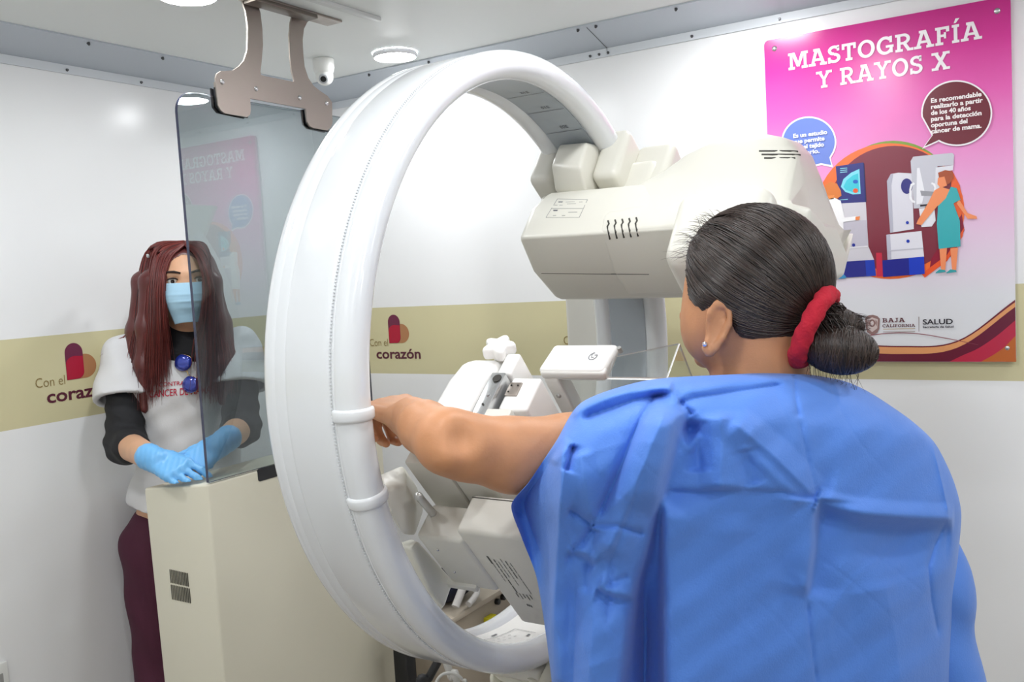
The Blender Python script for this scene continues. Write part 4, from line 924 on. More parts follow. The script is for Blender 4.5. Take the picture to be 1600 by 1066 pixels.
body = head1+[cap(hp(0, -.02, -.07), nk, .05, .052, .03)]+slim+legs+feet+[cap(sL, eL, .044, .038, .02), cap(eL, wL, .037, .026, .015), cap(sR, eR, .044, .038, .02), cap(eR, wR, .037, .026, .015)]
dL = hL-wL; dR = hR-wR
HL = hand(wL, dL, np.array([0, 0, 1.])*.75+TF*.6, -np.array([dL[1], -dL[0], 0]), (.25, .35, .3), .9, (.8, .5, -.2), .22, fr=.0078)
HR_ = hand(wR, dR, np.array([0, 0, 1.])*.75+TF*.6, np.array([dR[1], -dR[0], 0]), (.55, .85, .6), .84, (.8, .5, -.2), .22, fr=.0078)
zcl = lambda P, F: np.maximum(F, (zt+.0015-P[..., 2])*((P[..., 0] > .40) & (P[..., 0] < .66) & (P[..., 2] > zt-.08) & (P[..., 1] > CY-.06))+(-1)*~((P[..., 0] > .40) & (P[..., 0] < .66) & (P[..., 2] > zt-.08) & (P[..., 1] > CY-.06)))
socket = [ell(hp(s*.0325, .098, .004), (.016, .016, .0085), TR, .008) for s in (-1, 1)]
bare = [hand(wL, dL, np.array([0, 0, 1.])*.75+TF*.6, -np.array([dL[1], -dL[0], 0]), (.25, .35, .3), .70, (.8, .5, -.2), .22, fr=.0058), hand(wR, dR, np.array([0, 0, 1.])*.75+TF*.6, np.array([dR[1], -dR[0], 0]), (.55, .85, .6), .62, (.8, .5, -.2), .22, fr=.0058)]
V, Q = sdf_mesh(body+bare[0]+bare[1], .005, smooth=2, sub=socket, post=lambda P, F: zcl(P, F)); tb = fast_mesh('body', V, Q, SK1, t_t)
WHE = mat('eye white', '#e8e4e0', .25); IRIS = mat('dark iris', '#2a1a14', .15); BROW = mat('brow hair', '#2b1a17', .7)
for s in (-1, 1):
    c = hp(s*.0325, .081, .003); mesh('eye', *ball(c, .0118, 16), WHE, tb, 180); g_ = bpy.data.objects
    mesh('iris', *ball(c+TF*.0068+TU*-.0006, .0062, 14), IRIS, tb, 180)
    mesh('upper_lid', *tube([hp(s*.0325-.014, .0885, .006), hp(s*.0325-.007, .0945, .0095), hp(s*.0325, .096, .0105), hp(s*.0325+.007, .0945, .0095), hp(s*.0325+.014, .0885, .006)], [.001, .0022, .0025, .0022, .001], 8), BROW, tb, 180)
    mesh('eyebrow', *tube([hp(s*.012, .0965, .0225), hp(s*.027, .0955, .0265), hp(s*.042, .087, .027), hp(s*.052, .076, .021)], [.0022, .0032, .0026, .001], 8), BROW, tb, 180)
# clothes
foldT = lambda P, F: F+.0022*np.sin((P @ TL)*70+(P[..., 2])*38)+.0014*np.sin(P[..., 2]*95-(P @ TL)*45)
tee_c = lambda P, F: np.maximum(foldT(P, F), .905+.02*np.sin((P @ TL)*16)-P[..., 2])
slL = sL+(eL-sL)*.52; slR = sR+(eR-sR)*.50
tee = torso+[cap(hipc+TU*.12, hipc, .15, .15, .03), cap(sL, sL+(eL-sL)*.05, .046, .044, .03), cap(sR, sR+(eR-sR)*.05, .046, .044, .03)]
def sleeve_post(s_, e_, sl):
    ax_ = (e_-s_)/np.linalg.norm(e_-s_); m_ = np.linalg.norm(sl-s_)
    def f(P, F):
        q_ = P-s_; t_ = q_ @ ax_; rad = np.linalg.norm(q_-t_[..., None]*ax_, axis=-1); F = np.maximum(foldT(P, F), t_-m_)
        return np.where(t_ > m_-.06, np.maximum(F, .047+.016*(t_/m_)-rad), F)
    return f
vcut = [cap(un(287, 549, 2.335), un(281, 523, 2.36), .002, .042, .004), cap(nk-TU*.02, nk+TU*.1, .058, .064, .005)]
V, Q = sdf_mesh(tee, .005, grow=.006, post=tee_c, sub=vcut, smooth=2)
for s_, e_, sl in ((sL, eL, slL), (sR, eR, slR)):
    V2, Q2 = sdf_mesh([cap(s_, sl+(sl-s_)*.3, .056, .084, .02)], .0045, grow=.004, post=sleeve_post(s_, e_, sl), smooth=2); Q = np.concatenate([Q, Q2+len(V)]); V = np.concatenate([V, V2])
shirt = fast_mesh('t_shirt', V, Q, TEE, t_t)
slv = lambda a, b, n_: [cap(a, b, .046, .045, .02)]
cL = eL+(wL-eL)*.20; cR = eR+(wR-eR)*.18
def knit(P, F): return F+.0022*np.sin(P[..., 2]*150+(P @ TL)*60)
V, Q = sdf_mesh([cap(nk-TU*.03, nk+TU*.035, .053, .050, .02), cap(sL, eL, .045, .045, .02), cap(eL, cL, .044, .041, .02), cap(sR, eR, .045, .044, .02), cap(eR, cR, .044, .041, .02), cap(un(270, 556, 2.40), un(305, 553, 2.40), .05, k=.03)], .004, grow=.003, post=knit, smooth=2); fast_mesh('undershirt', V, Q, BLK_C, t_t)
V, Q = sdf_mesh(legs+[ell(hipc+TU*.03, (.15, .10, .11), TR, .04)], .006, grow=.012, post=lambda P, F: F+.003*np.sin(P[..., 2]*40+(P @ TL)*60), smooth=2); fast_mesh('trousers', V, Q, PANT, t_t)
V, Q = sdf_mesh(feet, .005, grow=.006, post=lambda P, F: np.maximum(F, .002-P[..., 2])); fast_mesh('shoe', V, Q, BLK_C, t_t)
for nm, HP, w_, d_ in (('glove', HL, wL, dL), ('glove', HR_, wR, dR)):
    cf = d_/np.linalg.norm(d_)
    V, Q = sdf_mesh(HP+[cap(w_-cf*.022, w_+cf*.01, .029, .027, .006)], .0028, grow=.0012, post=lambda P, F: zcl(P, F+.0006*np.sin(P[..., 0]*420+P[..., 1]*300)), smooth=1); fast_mesh(nm, V, Q, GLV, t_t)
# mask: a pleated sheet curved round the lower face
V = []; F = []; na, nb = 40, 36
for j in range(nb+1):
    v = j/nb
    for i in range(na+1):
        a = (i/na-.5)*2; th = a*1.02; wd = .062-.022*max(0, v-.4)*1.7
        u_ = -.008-.094*v+.008*abs(a)**2*(1-1.6*v)+.006*math.cos(a*1.6)*(1-v); rr_ = wd*1.02
        fwd = .030+(.080+.012*math.sin(pi*min(1, v*1.25))-.012*max(0, v-.6)*2.2)*math.cos(th*.95)
        pl = sum(.0028*(max(0., 1-abs(((v-c)/.045)))) * (1 if v > c else .35) for c in (.28, .46, .64))
        V.append(hp(rr_*math.sin(th)*1.04, fwd+pl, u_+(.012 if v > .9 else 0)*(v-.9)*10*0))
for j in range(nb):
    for i in range(na): k = j*(na+1)+i; F.append((k, k+1, k+na+2, k+na+1))
mk = mesh('face_mask', V, F, MASK, t_t, 180); so = mk.modifiers.new('thickness', 'SOLIDIFY'); so.thickness = .0015; so.offset = 1
for s in (-1, 1):
    for z0, z1 in ((-.012, -.012), (-.085, -.03)): mesh('ear_loop', *tube([hp(s*.066, .055, z0), hp(s*.076, .02, (z0+z1)/2), hp(s*.078, -.02, z1)], .0012, 6), MASK, mk, 180)
# hair: base shell plus strands from the middle parting
HM1 = hair_mat('dark red hair', '#3a1416', '#8a3b35', .36)
def hp_(px, py, z): return un(px, py, z)
GLf = [[(287, 383, 2.325), (266, 404, 2.305), (256, 440, 2.283), (257, 490, 2.290), (262, 535, 2.325), (268, 592, 2.325)],
       [(287, 381, 2.335), (256, 396, 2.320), (246, 440, 2.298), (247, 500, 2.305), (246, 560, 2.325), (245, 628, 2.325)],
       [(287, 379, 2.355), (246, 388, 2.350), (233, 440, 2.345), (228, 510, 2.340), (224, 570, 2.335), (226, 640, 2.325)],
       [(287, 378, 2.375), (238, 386, 2.385), (221, 440, 2.385), (213, 515, 2.375), (205, 570, 2.360), (203, 626, 2.345)],
       [(287, 378, 2.40), (236, 390, 2.42), (217, 445, 2.42), (206, 515, 2.415), (194, 565, 2.39), (184, 612, 2.37)]]
GRt = [[(290, 383, 2.325), (309, 402, 2.305), (321, 440, 2.283), (320, 490, 2.290), (309, 545, 2.325), (306, 622, 2.325)],
       [(290, 381, 2.335), (314, 394, 2.320), (327, 440, 2.298), (329, 500, 2.305), (326, 560, 2.325), (325, 632, 2.325)],
       [(290, 379, 2.355), (318, 388, 2.350), (330, 440, 2.345), (338, 505, 2.340), (345, 565, 2.335), (347, 628, 2.330)],
       [(290, 378, 2.375), (320, 386, 2.385), (331, 440, 2.385), (347, 505, 2.375), (362, 560, 2.360), (365, 612, 2.345)],
       [(290, 378, 2.40), (322, 390, 2.42), (334, 445, 2.42), (352, 505, 2.415), (372, 560, 2.395), (381, 596, 2.375)]]
paths = []; 
def guide_strands(G, n, jit=.0045, wisp=0.):
    Gw = [np.array([un(*p) for p in g]) for g in G]
    for _ in range(n):
        a = random.random()**.9*(len(Gw)-1.001); i = int(a); f_ = a-i; L = Gw[i]*(1-f_)+Gw[i+1]*f_
        j0 = rng.normal(0, 1, 3)*jit; j1 = rng.normal(0, 1, 3)*jit*(1+wisp); end = random.uniform(.86, 1.02) if random.random() < .8 else random.uniform(.62, .9)
        k = np.linspace(.25, 1, len(L))[:, None]; L = L+j0*k+j1*(k**2)
        S = np.array(smoothpath(L, 5)); m_ = max(6, int(len(S)*min(1, end))); paths.append(S[:m_])
guide_strands(GLf, 1500); guide_strands(GRt, 1500)
# fringe of loose ends at the left, as in the photo
for _ in range(26):
    y0 = random.uniform(500, 545); paths.append(np.array(smoothpath([un(212+rng.normal(0, 3), y0, 2.40), un(195+rng.normal(0, 5), y0+22, 2.38), un(178+rng.normal(0, 6), y0+28+rng.normal(0, 4), 2.37), un(162+rng.normal(0, 5), y0+42+rng.normal(0, 6), 2.36)], 5)))
bs = [ell(hp(0, -.012, .019), (.084, .096, .089), TR, .02)]
for G in (GLf, GRt):
    for g, r_ in ((G[2], .022), (G[3], .021), (G[4], .013)):
        P = [un(a, b, z+.014) for a, b, z in g]; P[1] = P[1]*.72+HC1*.28
        bs += [cap(P[i], P[i+1], r_*(1, .3, 1.05, 1.05, .95, .5)[i], r_*(1, 1.05, 1.05, .95, .5, .3)[i], .02) for i in range(1, 5)]
for s in (-.05, -.02, .02, .05): bs.append(cap(hp(s, -.070, .02), hp(s*1.3, -.085, -.18), .035, .03, .03))
def hair_cut(P, F):
    q_ = (P-HC1) @ TR; face = np.sqrt((q_[..., 0]/.058)**2+((q_[..., 2]+.036)/.101)**2); return np.where((q_[..., 1] > .0) & (face < 1.2), np.maximum(F, (1-face)*.06), F)
bV, bQ = sdf_mesh(bs, .005, post=hair_cut, smooth=3)
hr1 = strand_obj('hair', paths, .0013, HM1, t_t, (bV, bQ))
c = un(231, 400, 2.33); mesh('hair_clip', *box(-.011, .011, -.003, .003, -.004, .004, .0015), mat('clip silver', '#b9bcbc', .3, .6), hr1); ck = bpy.data.objects['hair_clip']
ck.data.transform(Matrix.Translation(Vector(c)) @ Matrix.Rotation(-.55, 4, 'Z') @ Matrix.Rotation(.15, 4, 'Y'))
# red lettering on the shirt, draped onto it
sbt = BVHTree.FromPolygons([v.co[:] for v in shirt.data.vertices], [tuple(p.vertices) for p in shirt.data.polygons])
def on_shirt(x, y, off=.0022):
    d = un(x, y, 1)-CAM; d /= np.linalg.norm(d); r_ = sbt.ray_cast(Vector(CAM), Vector(d)); return (np.array(r_[0]) if r_[0] else un(x, y, 2.33))-d*off
REDT = mat('red shirt print', '#b8203c', .7)
for tx, x0, x1, y0, h_, nm in (('CÁNCER DE MAMA', 233, 330, 621.5, 11.5, 'shirt_lettering'), ('CONTRA EL', 248, 300, 604.5, 6.5, 'shirt_lettering')):
    V, F = fit_text(tx, 0, x1-x0, 0, h_, .012); bm = bmesh.new(); vs = [bm.verts.new((a, b, 0)) for a, b in V]
    for f in F: bm.faces.new([vs[i] for i in f])
    bmesh.ops.triangulate(bm, faces=bm.faces[:]); bmesh.ops.subdivide_edges(bm, edges=[e for e in bm.edges if e.calc_length() > 3], cuts=2); V, F = bm_out(bm); bm.free()
    mesh(nm, [on_shirt(x0+a, y0-b-.075*a) for a, b, _ in V], F, REDT, shirt, 0)
# sunglasses hung on the collar
gl1, gl2 = un(286, 567, 2.30), un(299, 602, 2.295)
GLD = mat('gold wire', '#b9a070', .25, .9); LENS = mat('blue mirror lens', '#2b3fa8', .08, .35, coat=1.)
sp = on_shirt(289, 585, .012)
t_g = thing('sunglasses', 'blue mirrored sunglasses hanging from the collar of the white shirt', 'sunglasses', sp)
gx_, gz_ = RT, UP
for px, py in ((286, 567), (298, 601)):
    c = on_shirt(px, py, .011); pts = [(.0, .021), (.013, .020), (.021, .010), (.021, -.004), (.013, -.017), (-.001, -.021), (-.014, -.017), (-.020, -.005), (-.019, .008), (-.012, .018)]
    rot = lambda a, b: (a*.93+b*.36, -a*.36+b*.93)
    R3 = [c+gx_*rot(a, b)[0]+gz_*rot(a, b)[1] for a, b in pts]; sm = smoothpath(R3+[R3[0]], 4)
    Vv = [p for p in sm[:-1]]; n_ = len(Vv); cc = c-FW*.003
    V = Vv+[p*.5+cc*.5-FW*.001 for p in Vv]+[cc]; F = [(i, (i+1) % n_, n_+(i+1) % n_, n_+i) for i in range(n_)]+[(n_+i, n_+(i+1) % n_, 2*n_) for i in range(n_)]
    ln = mesh('lens', V, F, LENS, t_g, 180); md = ln.modifiers.new('thickness', 'SOLIDIFY'); md.thickness = .0018
    mesh('frame', *tube(sm, .0012, 8), GLD, t_g, 180)
a_, b_ = on_shirt(293, 581, .013), on_shirt(294, 586, .013); mesh('bridge', *tube([a_+gx_*-.004, a_, b_, b_+gx_*.004], .0013, 8), GLD, t_g, 180)
mesh('temple_arm', *tube([on_shirt(288, 552, .008), on_shirt(287, 550, .012), on_shirt(287, 556, .006)+FW*.012, on_shirt(289, 585, .0)+FW*.014], .0013, 8), GLD, t_g, 180)
# ------------------------------------------------------------------ patient
SK2 = skin_mat('patient skin', '#bd865f', 0); GOWN = None
FR, FFh = _r, np.array([-math.sin(YAW), math.cos(YAW), 0])
PF = -.71*FR+.71*FFh; PF /= np.linalg.norm(PF); PL = np.array([-PF[1], PF[0], 0]); PU = np.array([0, 0, 1.]); PR = np.stack([PL, PF, PU], 1)
HC2 = un(1180, 443, 1.275)
def pp2(l, f, u): return HC2+PL*l+PF*f+PU*u
base = un(1180, 800, 1.27)
t_p = thing('person', 'woman in a blue gown seen from behind, dark bun, arm stretched to the ring', 'person', (base[0], base[1], 0))
TB = np.stack([FR, FFh, PU], 1)
tors = [cap(un(1050, 695, 1.28), un(1370, 712, 1.33), .052, k=.04), ell(un(1195, 760, 1.30), (.165, .10, .16), TB, .06), ell(un(1200, 960, 1.32), (.15, .105, .17), TB, .06), ell(un(1200, 1180, 1.34), (.17, .12, .15), TB, .06)]
hip2 = un(1200, 1200, 1.34); lg2 = []; ft2 = []
for s in (-1, 1):
    h_ = hip2+FR*.09*s; kn_ = h_.copy(); kn_[2] = .44; an = h_.copy(); an[2] = .09; lg2 += [cap(h_, kn_, .09, .062, .03), cap(kn_, an, .06, .042, .03)]
    a_ = h_.copy(); a_[2] = .045; ft2 += [cap(a_-FFh*.05, a_+FFh*.13, .045, .036, .02)]
arm = [cap(un(1000, 705, 1.26), un(890, 716, 1.205), .066, .058, .012), cap(un(890, 716, 1.205), un(800, 711, 1.165), .058, .0475, .012), cap(un(800, 711, 1.165), un(730, 699, 1.135), .0475, .0415, .012), cap(un(730, 699, 1.135), un(700, 690, 1.13), .0415, .0405, .01), cap(un(700, 690, 1.13), un(664, 668, 1.19), .0405, .0345, .01), cap(un(664, 668, 1.19), un(643, 654, 1.27), .0345, .031, .01), ell(un(700, 712, 1.100), (.014, .018, .014), TB, .02)]
wr2 = un(642, 653, 1.272)
hd = un(601, 634, 1.345)-wr2
hnd = hand(wr2, hd, np.array([0, 0, 1.])*.75-FFh*.35+FR*.15, FFh*1.0-FR*.1, (.95, 1.25, .9), 1.0, (.65, .35, -.65), tcurl=.4)
head2 = [ell(pp2(0, -.004, .012), (.079, .098, .090), PR, .03), ell(pp2(0, .036, -.070), (.060, .060, .058), PR, .035), ell(pp2(0, .040, -.025), (.072, .062, .066), PR, .03), cap(pp2(0, .093, -.015), pp2(0, .112, -.045), .009, .015, .012), ell(pp2(0, .098, -.076), (.024, .010, .010), PR, .01), ell(pp2(0, .085, -.108), (.022, .016, .014), PR, .015)]
for s in (-1, 1):
    head2 += [ell(pp2(.042*s, .050, -.065), (.036, .036, .04), PR, .03)]
def ear_frame(s):
    o = PL*s*.80-PF*.60; o /= np.linalg.norm(o); f = PF*.80+PL*s*.60; f /= np.linalg.norm(f); u = PU*.97+(-f)*.22; u = u-o*(u @ o); u /= np.linalg.norm(u); f = f-u*(f @ u); f /= np.linalg.norm(f)
    return pp2(.082*s, .016, -.056), o, f, u
def ear(s):
    e0, o, f, u = ear_frame(s); E = np.stack([o, f, u], 1)
    rim = [(.012, .004), (.015, .020), (.006, .034), (-.008, .036), (-.017, .026), (-.019, .008), (-.014, -.010), (-.006, -.024), (.003, -.033), (.010, -.028), (.011, -.016)]
    pts = [e0+f*a*.82+u*b+o*(.012-.25*a) for a, b in rim]
    return [ell(e0+o*.004+u*.005-f*.002, (.008, .0165, .033), E, .008)]+chain(pts, [.0035, .0042, .0045, .0045, .0045, .0042, .0045, .0055, .0065, .0055, .0038], .005)
neck = [cap(pp2(0, -.018, -.075), un(1185, 640, 1.28), .056, .064, .03)]
V, Q = sdf_mesh(tors+lg2+ft2+arm+hnd+head2+ear(-1)+ear(1)+neck+[cap(un(1380, 720, 1.34), un(1436, 900, 1.365), .045, .042, .02), cap(un(1436, 900, 1.365), un(1455, 1080, 1.37), .04, .03, .02)], .0045, smooth=2,
    sub=[ell(un(724, 683, 1.082), (.012, .016, .014), TB, .022), ell(ear_frame(1)[0]+ear_frame(1)[1]*.018+ear_frame(1)[3]*.004+ear_frame(1)[2]*.003, (.010, .008, .019), np.stack(ear_frame(1)[1:], 1), .005), ell(pp2(.034, .108, -.002), (.016, .016, .009), PR, .01), ell(pp2(-.034, .108, -.002), (.016, .016, .009), PR, .01)])
pb2 = fast_mesh('body', V, Q, SK2, t_p)
for s in (-1, 1): mesh('eye', *ball(pp2(.034*s, .079, -.002), .0118, 14), WHE, pb2, 180); mesh('iris', *ball(pp2(.034*s, .0858, -.002), .006, 12), IRIS, pb2, 180)
er = un(1101.5, 538, 1.0); dv = er-CAM; dv /= np.linalg.norm(dv)
pbt = BVHTree.FromPolygons([v.co[:] for v in pb2.data.vertices], [tuple(p.vertices) for p in pb2.data.polygons]); h_ = pbt.ray_cast(Vector(CAM), Vector(dv))
ep = np.array(h_[0])-dv*.002 if h_[0] else pp2(.09, -.01, -.07)
mesh('earring', *ball(ep, .0038, 14), mat('earring crystal', '#e6dfe6', .05, .9), t_p, 180)
# ---- hair drawn back into a bun
HM2 = hair_mat('dark brown hair', '#1b1412', '#45362f', .36)
ER = np.array([.090, .106, .103])
tie_d = np.array([.02, -.86, -.53]); tie_d /= np.linalg.norm(tie_d)
def on_scalp(d, k=1.):
    d = d/np.linalg.norm(d); r_ = 1/np.sqrt(((d/ER)**2).sum()); q_ = d*r_*k; e_ = ((q_[1]-.014)/.026)**2+((q_[2]+.060)/.044)**2
    if q_[0] > .03 and e_ < 1: q_ = q_*(.86+.14*e_)
    return HC2+PR @ q_+PU*.006
def hairline(d):                                # True where the scalp carries hair
    l, f, u = d*ER/np.linalg.norm(d)
    lim = .070+.12*u if u > -.046 else (.004+.5*(u+.046))
    if l > .05 and -.058 < u < -.030 and f > .0: lim = min(lim, .0 if u < -.044 else .060)
    return f < lim and u > -.088
paths2 = []
e_b = tie_d*np.linalg.norm(1)
while len(paths2) < 3800:
    d = rng.normal(0, 1, 3); d /= np.linalg.norm(d)
    if not hairline(d) or d @ tie_d > .96: continue
    if random.random() < .35:                   # start right at the hairline
        for _ in range(30):
            q_ = d+np.array([0, .03, 0]) - tie_d*.02; q_ /= np.linalg.norm(q_)
            if not hairline(q_): break
            d = q_
    om = math.acos(max(-1, min(1, d @ tie_d))); lift = random.uniform(.99, 1.025); P = []
    jit = rng.normal(0, .02, 3)
    sag = np.array([0, 0, -.22*max(0, d[1]+.2)])
    for t_ in np.linspace(0, 1, 13):
        v = (math.sin((1-t_)*om)*d+math.sin(t_*om)*tie_d)/math.sin(om)+jit*math.sin(pi*t_)+sag*math.sin(pi*t_)
        P.append(on_scalp(v, lift+.012*math.sin(pi*t_)))
    paths2.append(np.array(P))
for _ in range(110):                             # short stray hairs at the brow and crown
    d = np.array([rng.uniform(-.2, .75), rng.uniform(.3, .75), rng.uniform(.25, .85)]); d /= np.linalg.norm(d); p = on_scalp(d, 1.0); g_ = PR @ d
    q_ = rng.normal(0, 1, 3); paths2.append(np.array([p+(g_*.011+q_*.005+PF*.008+PU*.004)*t_+(-PU*.006)*t_*t_ for t_ in np.linspace(0, 1.4, 6)]))
for _ in range(36):                             # loose hairs at the nape and over the gown
    p = un(rng.normal(1305, 22), 566, 1.215); paths2.append(np.array(smoothpath([p, p-PU*.02+rng.normal(0, .004, 3), p-PU*rng.uniform(.02, .06)+rng.normal(0, .009, 3)], 5))[[0, 2, 4, 6, 8, 10]])
def scalp_post(P, F):
    q_ = (P-HC2) @ PR; l, f, u = q_[..., 0], q_[..., 1], q_[..., 2]
    lim = np.where(u > -.046, .070+.12*u, .004+.5*(u+.046))
    ee = np.sqrt(((f-.014)/.024)**2+((u+.056)/.040)**2); F = np.where(l > .03, np.maximum(F, (1-ee)*.024), F)
    return np.maximum(np.maximum(F, f-lim+.002), -.088-u)
sV, sQ = sdf_mesh([ell(HC2+PU*.006, ER*.985, PR, .01)], .004, post=scalp_post, smooth=2)
hair2 = strand_obj('hair', paths2, .00085, HM2, t_p, (sV, sQ))
tp_ = on_scalp(tie_d, 1.0)
# bun: two coils and strands wound round them
b1, b2 = un(1312, 547, 1.192), un(1303, 503, 1.208)
paths3 = []
def coil(c, ax_, rx, ry, n, turns=1.0):
    ax_ = np.asarray(ax_, float); ax_ /= np.linalg.norm(ax_); x, y, _ = frame_of(ax_)
    for _ in range(n):
        h0 = rng.uniform(-1, 1); r_ = math.sqrt(max(.02, 1-h0*h0))*random.uniform(.95, 1.03); a0 = rng.uniform(0, 2*pi); tl = rng.normal(0, .18)
        hh = lambda a: max(-.985, min(.985, h0+tl*math.sin(a-a0))); kk = random.uniform(.97, 1.035); paths3.append(np.array([c+ax_*hh(a)*rx*kk+(x*math.cos(a)+y*math.sin(a))*ry*kk*math.sqrt(1-hh(a)**2) for a in a0+np.linspace(0, pi*1.7*turns, 22)]))
axb = RT*.93+UP*(-.1)+FW*-.30
coil(b1, axb, .0465, .0315, 900); coil(b2, RT*.9-FW*.3-UP*.25, .038, .0205, 500)
Rb = ang_rot(axb); u1 = ell(b1, (.030, .045, .030), Rb, .004); u2 = ell(b2, (.0195, .0365, .0195), ang_rot(RT*.9-FW*.3-UP*.25), .01)
uV, uQ = sdf_mesh([u1, u2, cap(tp_, b1, .020, .008, .004)], .003)
for _ in range(420):
    c_ = b1 if random.random() < .6 else b2; q_ = rng.normal(0, 1, 3); q_ /= np.linalg.norm(q_); q2 = rng.normal(0, 1, 3); q2 /= np.linalg.norm(q2)
    p0_ = tp_+q_*.026; p1_ = c_+q_*.022; p2_ = c_+axb*.035+q2*.014; paths3.append(np.array(smoothpath([p0_, p0_*.45+p1_*.55+q_*.006, p1_, p2_], 5)))
strand_obj('hair_bun', paths3, .0009, HM2, t_p, (uV, uQ))
# scrunchie: ruffled red ring round the root of the bun
SCR = mat('red towelling', '#b3172e', .9, bump=.8, bscale=260)
sc_c = un(1272, 512, 1.208); sa = RT*.80-FW*.45+UP*-.42; sa /= np.linalg.norm(sa); sx = UP-sa*(UP @ sa); sx /= np.linalg.norm(sx); sy = np.cross(sa, sx)
V = []; F = []; n1, n2 = 120, 20
for i in range(n1):
    a = 2*pi*i/n1; cdir = sx*math.cos(a)+sy*math.sin(a); cen = sc_c+cdir*.042+sx*math.cos(a)*.006
    for j in range(n2):
        b = 2*pi*j/n2; r_ = .0112*(1+.06*math.sin(9*a+2*b)+.05*math.sin(17*a-3*b)); V.append(cen+r_*(math.cos(b)*cdir+math.sin(b)*sa*1.1))
for i in range(n1):
    for j in range(n2): F.append((i*n2+j, ((i+1) % n1)*n2+j, ((i+1) % n1)*n2+(j+1) % n2, i*n2+(j+1) % n2))
mesh('hair_scrunchie', V, F, SCR, t_p, 180)
# ---- blue paper gown: a draped closed sheet over back, shoulders and left upper arm
def gown_mat():
    M = mat('blue nonwoven gown', '#5081d6', .62, spec=.35); nt = M.node_tree; b = nt.nodes['Principled BSDF']
    b.inputs['Sheen Weight'].default_value = .15
    tc = nt.nodes.new('ShaderNodeTexCoord'); n = nt.nodes.new('ShaderNodeTexNoise'); n.inputs['Scale'].default_value = 420; n.inputs['Detail'].default_value = 2
    n2 = nt.nodes.new('ShaderNodeTexNoise'); n2.inputs['Scale'].default_value = 16; n2.inputs['Detail'].default_value = 5; ad = nt.nodes.new('ShaderNodeMath'); ad.operation = 'MULTIPLY_ADD'; ad.inputs[1].default_value = 5.0
    nt.links.new(tc.outputs['Object'], n.inputs[0]); nt.links.new(tc.outputs['Object'], n2.inputs[0]); nt.links.new(n2.outputs[0], ad.inputs[0]); nt.links.new(n.outputs[0], ad.inputs[2])
    bp = nt.nodes.new('ShaderNodeBump'); bp.inputs['Strength'].default_value = .35; bp.inputs['Distance'].default_value = .0012; nt.links.new(ad.outputs[0], bp.inputs['Height']); nt.links.new(bp.outputs[0], b.inputs['Normal']); return M
GOWN = gown_mat()
ROW = [((1072, 604), (1312, 600), 583, 1.275, 1.275, .050, .06), ((1040, 601), (1335, 604), 585, 1.26, 1.28, .075, .08), ((985, 604), (1370, 622), 592, 1.225, 1.29, .10, .10), ((905, 634), (1427, 662), 618, 1.165, 1.30, .12, .11), ((868, 692), (1463, 697), 662, 1.112, 1.31, .13, .12), ((826, 755), (1490, 752), 722, 1.1, 1.32, .135, .12), ((799, 790), (1502, 802), 780, 1.115, 1.32, .135, .12), ((815, 840), (1497, 870), 845, 1.155, 1.32, .135, .12), ((838, 902), (1490, 940), 908, 1.185, 1.32, .135, .12), ((852, 985), (1486, 1000), 985, 1.2, 1.32, .135, .12), ((862, 1066), (1484, 1066), 1066, 1.215, 1.32, .135, .12), ((875, 1190), (1480, 1190), 1190, 1.23, 1.33, .13, .12), ((890, 1340), (1475, 1340), 1340, 1.24, 1.34, .13, .12)]
RW = np.array([[*a, *b, c, d, e_, f, g] for a, b, c, d, e_, f, g in ROW], float)
nr, ncol = 250, 440
tt = np.linspace(0, len(RW)-1, nr); RI = np.zeros((nr, RW.shape[1]))
for i, t_ in enumerate(tt):
    k = min(int(t_), len(RW)-2); f_ = t_-k; a, b, c, d = RW[max(k-1, 0)], RW[k], RW[k+1], RW[min(k+2, len(RW)-1)]
    m0, m1 = (c-a)*.5*.8, (d-b)*.5*.8; RI[i] = (2*f_**3-3*f_**2+1)*b+(f_**3-2*f_**2+f_)*m0+(-2*f_**3+3*f_**2)*c+(f_**3-f_**2)*m1
nbk = 330; ph = np.concatenate([np.linspace(0, pi, nbk, endpoint=False), np.linspace(pi, 2*pi, ncol-nbk, endpoint=False)])
cph, sph = np.cos(ph), np.sin(ph)
xl, yl, xr, yr, ym, zl, zr, db, dfr = [RI[:, i:i+1] for i in range(9)]
s01 = (1-cph)/2
GX = xl+(xr-xl)*s01; GY = yl+(yr-yl)*s01+(ym-(yl+yr)/2)*np.abs(sph)**1.0
GZ0 = zl+(zr-zl)*s01; GZ = GZ0-np.where(sph > 0, db*np.abs(sph)**.72, -dfr*np.abs(sph)**.8)
disp = np.zeros_like(GX)
def pdist(poly):
    P = np.stack([GX, GY], -1); best = np.full(GX.shape, 1e9); sg = np.zeros_like(best); tp = np.zeros_like(best)
    L = [np.linalg.norm(np.subtract(poly[i+1], poly[i])) for i in range(len(poly)-1)]; tot = sum(L); acc = 0
    for i in range(len(poly)-1):
        a = np.array(poly[i], float); ab = np.array(poly[i+1], float)-a; q_ = P-a; t_ = np.clip((q_ @ ab)/(ab @ ab), 0, 1); r_ = q_-t_[..., None]*ab; d = np.linalg.norm(r_, axis=-1)
        m_ = d < best; best = np.where(m_, d, best); sg = np.where(m_, np.sign(ab[0]*r_[..., 1]-ab[1]*r_[..., 0]), sg); tp = np.where(m_, (acc+t_*L[i])/tot, tp); acc += L[i]
    return best, sg, tp
